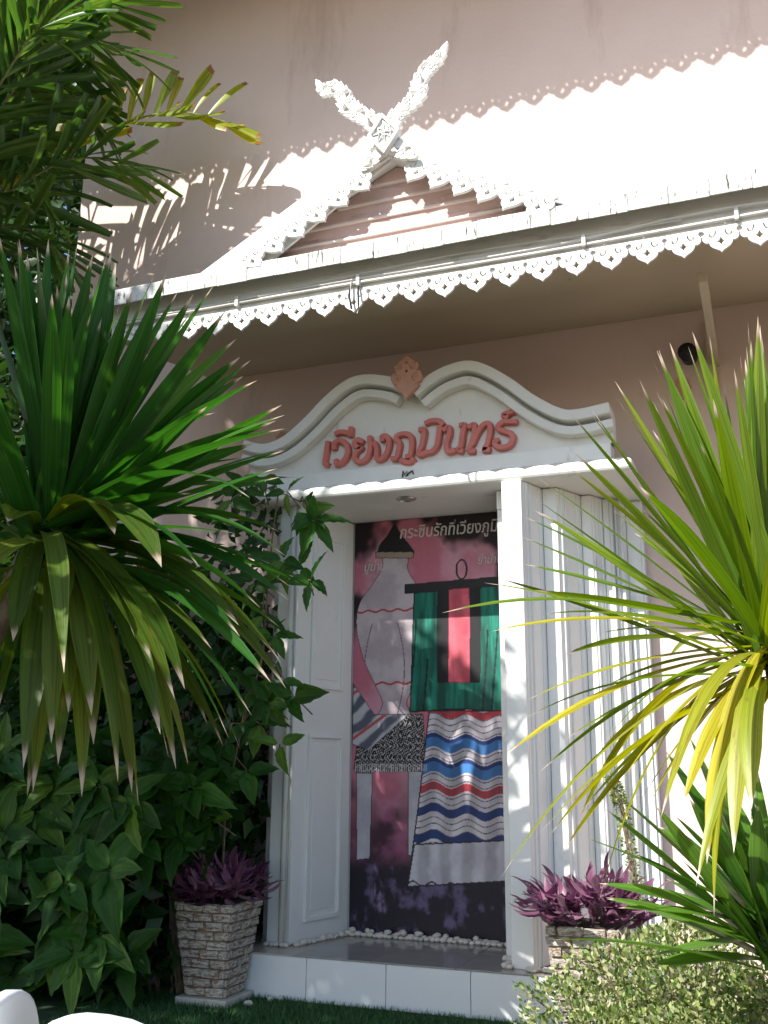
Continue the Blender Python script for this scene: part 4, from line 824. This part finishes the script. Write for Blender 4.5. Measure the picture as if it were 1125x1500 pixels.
bs = thing('background_shrub', 'dark leafy shrub between the strap leaved plant and the pink wall', 'shrub', (-3.4, 5.0, 0)); P = []; D = []
for _ in range(3600):
    x = U(-4.5, -2.62); z = U(.2, 2.25-.5*max(0, x+3.1)*1.6); y = U(4.75, 5.3); P.append((x, y, z)); D.append((U(-.7, .7), -U(.1, 1), U(-.9, .4)))
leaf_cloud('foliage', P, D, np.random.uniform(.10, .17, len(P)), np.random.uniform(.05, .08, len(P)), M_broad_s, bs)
sm3 = MB()
for _ in range(14):
    x = U(-4.3, -2.8); sm3.tube([(x, 5.1, 0), (x+U(-.1, .1), 5.05, 1.0), (x+U(-.3, .3), 4.95, U(1.4, 2.0))], .010, 5, .004)
put('stem', sm3.mesh('stem', M_trunk), bs)
vin = thing('climbing_vine', 'leafy vine climbing beside the left door jamb', 'vine', (VINE[0][0], VINE[0][1], 0)); stems = MB()
stems.tube([(VINE[0][0]-.05, 4.6, 0)] + VINE, .007, 6, .004)
for p in VTIPS: cluster(vin, p, (U(-.1, .6), -1, U(0, .6)), U(.13, .18), stems, random.choice([3, 3, 4, 5]))
for p in VTIPS[::2]:
    j = min(range(len(VINE)), key=lambda i: (Vector(VINE[i])-Vector(p)).length); stems.tube([VINE[j], Vector(VINE[j]).lerp(Vector(p), .5)+Vector((0, -.02, .05)), p], .004, 5, .003)
put('stem', stems.mesh('stem', M_trunk), vin)
P = []; D = []
for _ in range(320):
    i = random.randrange(len(VINE)-2); p = Vector(VINE[i]).lerp(Vector(VINE[i+1]), U(0, 1)); P.append((p.x+U(-.45, -.06), p.y+U(0, .3), p.z+U(-.12, .12))); D.append((U(-.6, .6), -U(.1, 1), U(-1, .2)))
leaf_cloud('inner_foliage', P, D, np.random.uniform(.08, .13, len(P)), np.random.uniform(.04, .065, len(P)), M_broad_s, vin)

# ------------------------------------------------------------------ feather palm at upper left
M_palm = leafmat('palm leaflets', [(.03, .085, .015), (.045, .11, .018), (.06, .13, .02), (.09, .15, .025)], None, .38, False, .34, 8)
M_palmy = leafmat('palm leaflets painted sunlit', [(.14, .22, .015), (.22, .27, .018), (.30, .30, .02), (.11, .19, .014)], ((.20, .09, .02), (.25, .13, .05)), .45, False, .36, 8, .93)  # brighter, yellower copy of the palm leaflets: sunlight put into the colour
M_rach = paint('palm stalk', (.14, .16, .05), (.22, .2, .08), 12, .6, .1)
pmv = {}
for mt in (M_palm, M_palmy):
    for k in range(4):
        rg = random.Random(k+3); kk = rg.uniform(-.12, .08); jag = [rg.uniform(-.06, .03) for _ in range(3)]; nseg = 7; v = []; f = []; uv = []
        for i in range(nseg+1):
            t = i/nseg; w_ = .046*(.4+1.1*min(1, t*1.6))*(1 if t < .8 else 1-.35*(t-.8)/.2); z = kk*t*t*2-.05*t*t
            for s in (-1, 0, 1): v.append((s*w_, t+(jag[s+1] if i == nseg else 0), z+abs(s)*w_*.35)); uv.append(((s+1)/2, t))
            if i < nseg: o = i*3; f += [(o, o+1, o+4, o+3), (o+1, o+2, o+5, o+4)]
        pmv[(mt.name, k)] = mesh('leaflet', v, f, mt, True, uv)
palm = thing('feather_palm', 'feather palm with arching fronds beside the upper left wall', 'palm', (-4.95, 4.5, 0))
put('trunk', MB().tube([(-4.95, 4.5, -.02), (-4.98, 4.5, 2.4), (-4.9, 4.5, 4.4)], .085, 12, .06).mesh('trunk', M_trunk, True), palm)
put('trunk', MB().tube([(-5.2, 4.75, -.02), (-5.15, 4.7, 2.0), (-4.95, 4.6, 4.2)], .07, 12, .05).mesh('trunk', M_trunk, True), palm)
for fi, (pts, lm, mode) in enumerate(FRONDS):
    root = Vector((-4.92, 4.52, 4.35)); pp = [root.lerp(Vector(pts[0]), .5)+Vector((0, 0, .05))] + [Vector(p) for p in pts]
    R_ = [Vector(p) for p in catmull([np.array(root)] + [np.array(p) for p in pp], 8)]; n = len(R_)
    fr_ = put('frond', MB().tube(R_, .014, 6, .004).mesh('frond', M_rach, True), palm)
    start = 8; npair = 19 if mode == 0 else 27
    for q in range(npair):
        tt = start+(n-1.01-start)*(q+.3)/npair; i = int(tt); p = R_[i].lerp(R_[min(i+1, n-1)], tt-i); T = (R_[min(i+1, n-1)]-R_[max(0, i-1)]).normalized(); e = q/npair
        for s in (-1, 1):
            if mode == 0:
                d = (Vector((0, -.1, 1))*(1-e*.3)+T*(.12+.5*e*e)) if s > 0 else (T*.85+Vector((.1, -.25, -.42)))
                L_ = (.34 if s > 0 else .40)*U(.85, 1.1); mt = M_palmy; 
                if e > .9: d = T+Vector((.1, -.1, .15*s-.25))
            else:
                Sd = T.cross(Vector((0, 0, 1))).normalized()*s; lift = Vector((0, 0, U(-.55, .35)))
                d = Sd*(.85-.45*e)+T*(.55+.5*e)+lift; L_ = .52*lm*U(.85, 1.1)*(.65+.7*math.sin(PI*min(1, .15+e*.8)))*.8; mt = M_palm
            d = d+Vector((U(-.12, .12), U(-.12, .12), U(-.12, .12)))
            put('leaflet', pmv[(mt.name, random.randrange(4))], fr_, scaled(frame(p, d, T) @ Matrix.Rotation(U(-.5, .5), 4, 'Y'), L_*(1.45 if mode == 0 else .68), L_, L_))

# ------------------------------------------------------------------ trees: dark one behind the house corner, shade tree at the left of the viewer
M_far = leafmat('dark tree leaves', [(.012, .04, .008), (.02, .06, .012), (.03, .08, .014)], None, .25, True, .4, 0)
M_shade = leafmat('shade tree leaves', [(.03, .08, .015), (.045, .11, .02), (.06, .13, .022)], None, .3, True, .4, 0)
def tree(label, base, limbs, P, D, L_, W_, mat, r=.16):
    t = thing('broadleaf_tree', label, 'tree', base); m = MB(); top = Vector(base)+Vector((0, 0, limbs[0]))
    m.tube([Vector(base)-Vector((0, 0, .05)), Vector(base).lerp(top, .5)+Vector((.06, .03, 0)), top], r, 10, r*.7)
    put('trunk', m.mesh('trunk', M_trunk, True), t)
    for q in limbs[1:]: put('limb', MB().tube([top-Vector((0, 0, .1)), top.lerp(Vector(q), .5)+Vector((0, 0, .25)), q], r*.5, 8, .02).mesh('limb', M_trunk, True), t)
    leaf_cloud('crown', P, D, np.random.uniform(*L_, len(P)), np.random.uniform(*W_, len(P)), mat, t); return t
P = []; D = []
for (x, y, z, r, n) in [(-6.3, 7.6, 5.8, 1.7, 2600), (-5.6, 7.2, 3.6, 1.2, 1800), (-6.8, 7.0, 2.2, 1.6, 1800), (-7.6, 7.8, 4.2, 1.8, 2200), (-5.3, 6.7, 1.6, .9, 1100), (-6.2, 8.4, 8.0, 1.7, 1800), (-8.3, 8.0, 7.0, 1.8, 1600), (-7.2, 7.6, 9.6, 1.9, 2200), (-9.3, 8.2, 9.2, 2.1, 2000), (-8.6, 8.4, 11.6, 2.2, 2000), (-6.4, 8.2, 11.5, 1.8, 1600), (-9.6, 7.8, 5.5, 1.8, 1600), (-8.6, 7.5, 2.5, 1.8, 1500)]:
    for _ in range(n):
        d = Vector((random.gauss(0, 1), random.gauss(0, 1), random.gauss(0, 1))).normalized(); p = Vector((x, y, z))+d*r*(U(.1, 1)**.5)
        if p.x > -4.62: continue
        P.append(p[:]); D.append((U(-1, 1), U(-1, .3), U(-1, .3)))
tree('dark dense tree filling the gap left of the house corner', (-6.4, 7.8, 0), (2.6, (-6.2, 7.5, 5.6), (-5.7, 7.3, 3.7), (-7.4, 7.8, 4.4), (-6.2, 8.3, 7.6), (-8.0, 8.0, 6.6), (-7.4, 8, 10.5), (-9.2, 8, 8.6)), P, D, (.16, .30), (.08, .13), M_far)
P = []; D = []; sv = Vector((-.55, -1.0, 1.03))
def ztop(x): return float(np.interp(x, [-6, -3.55, -3.25, -2.6, -2.05, -1.6, -1.12], [5.4, 5.2, 3.5, 2.75, 2.35, 2.0, 1.62]))
for _ in range(30000):
    x = U(-6.2, -.7); z = U(-2.0, 5.4)
    right = float(np.interp(z, [-2, -.6, -.3, 1.7], [-.75, -.8, -1.12, -1.12]))
    e = min(right-x, ztop(x)-z); 
    if e < U(-.05, .16)**1: continue
    if mnoise.noise(Vector((x*2.6, z*2.6, 3.1))) > .36 and e < .9: continue
    t = U(3.2, 4.9); p = Vector((x, 4.75, z))+sv*t
    if p.z < 1.0: continue
    P.append(p[:]); D.append((U(-1, 1), U(-1, 1), U(-1, .2)))
tree('shade tree spreading at the left of the viewer', (-5.6, .7, 0), (3.0, (-4.2, .9, 4.6), (-5.2, .3, 6.6), (-6.6, .6, 6.0), (-6.9, 1.2, 8.2), (-4.6, .6, 3.2)), P, D, (.11, .19), (.06, .10), M_shade, .14)

# ------------------------------------------------------------------ turf blades
n = 42000; bx = np.random.uniform(-3.0, .3, n); by = np.random.uniform(3.35, 4.60, n); h_ = np.random.uniform(.014, .034, n); an = np.random.uniform(0, 2*PI, n); ln = np.random.normal(0, .012, (n, 2)); w_ = .0022
V = np.stack([np.stack([bx-w_*np.cos(an), by-w_*np.sin(an), np.zeros(n)], 1), np.stack([bx+w_*np.cos(an), by+w_*np.sin(an), np.zeros(n)], 1), np.stack([bx+ln[:, 0], by+ln[:, 1], h_], 1)], 1).reshape(-1, 3)
me = bpy.data.meshes.new('grass'); me.vertices.add(n*3); me.vertices.foreach_set('co', V.astype(np.float32).ravel()); me.loops.add(n*3); me.loops.foreach_set('vertex_index', np.arange(n*3, dtype=np.int32))
me.polygons.add(n); me.polygons.foreach_set('loop_start', np.arange(0, n*3, 3, dtype=np.int32)); me.polygons.foreach_set('loop_total', np.full(n, 3, dtype=np.int32)); me.update()
M_grass = paint('green turf blades', (.02, .085, .02), (.035, .12, .025), 30, .6, 0); me.materials.append(M_grass)
o = put('grass', me); o['kind'] = 'stuff'; o['label'] = 'short green artificial turf in front of the step'

# ------------------------------------------------------------------ two white plastic chairs close to the viewer
def chair_parts():
    ring = lambda r0, zc, y0, th, k=24: [(r0*math.sin(2*PI*i/k), zc+r0*1.12*math.cos(2*PI*i/k)) for i in range(k)]
    back = fill2d('backrest', [[(.155*math.copysign(abs(math.sin(a))**.75, math.sin(a)), .575+.165*math.copysign(abs(math.cos(a))**.8, math.cos(a))) for a in [2*PI*i/40 for i in range(40)]]] +
                  [[(xc+sx*.012, zc) for sx, zc in ((-1, .49), (1, .49), (1, .64), (-1, .64))] for xc in (-.075, -.025, .025, .075)], .014, M_plastic, .008, .19)
    seat = bmesh.new(); bmesh.ops.create_cube(seat, size=1)
    bmesh.ops.scale(seat, vec=(.38, .38, .028), verts=seat.verts); bmesh.ops.translate(seat, vec=(0, 0, .40), verts=seat.verts); bmesh.ops.bevel(seat, geom=[e for e in seat.edges], offset=.012, segments=2, affect='EDGES')
    sm2 = bpy.data.meshes.new('seat'); seat.to_mesh(sm2); seat.free(); sm2.materials.append(M_plastic)
    legs = [MB().tube([(sx*.16, sy*.16, .395), (sx*.19, sy*.20, .0)], .022, 8, .016).mesh('leg', M_plastic, True) for sx in (-1, 1) for sy in (-1, 1)]
    post = [MB().tube([(sx*.13, .18, .40), (sx*.13, .19, .50)], .018, 8).mesh('back_post', M_plastic, True) for sx in (-1, 1)]
    return back, seat, sm2, legs, post
bk_, _, st_, lg_, ps_ = chair_parts()
def chair(lab, loc, rz):
    t = thing('plastic_chair', lab, 'chair', loc, 'white plastic chairs in the lower left corner'); t.rotation_euler.z = rz
    BASE[t.name] = Vector((0, 0, 0))
    for nm, m_ in [('backrest', bk_), ('seat', st_)] + [('leg', l) for l in lg_] + [('back_post', q) for q in ps_]: put(nm, m_, t)
chair('white plastic chair at the very left edge, only its rounded back showing', (-1.245, 1.19, 0), math.radians(-70))
chair('white plastic chair with a wide rounded back at the bottom edge, right of the other', (-.90, 1.06, -.01), math.radians(-6))
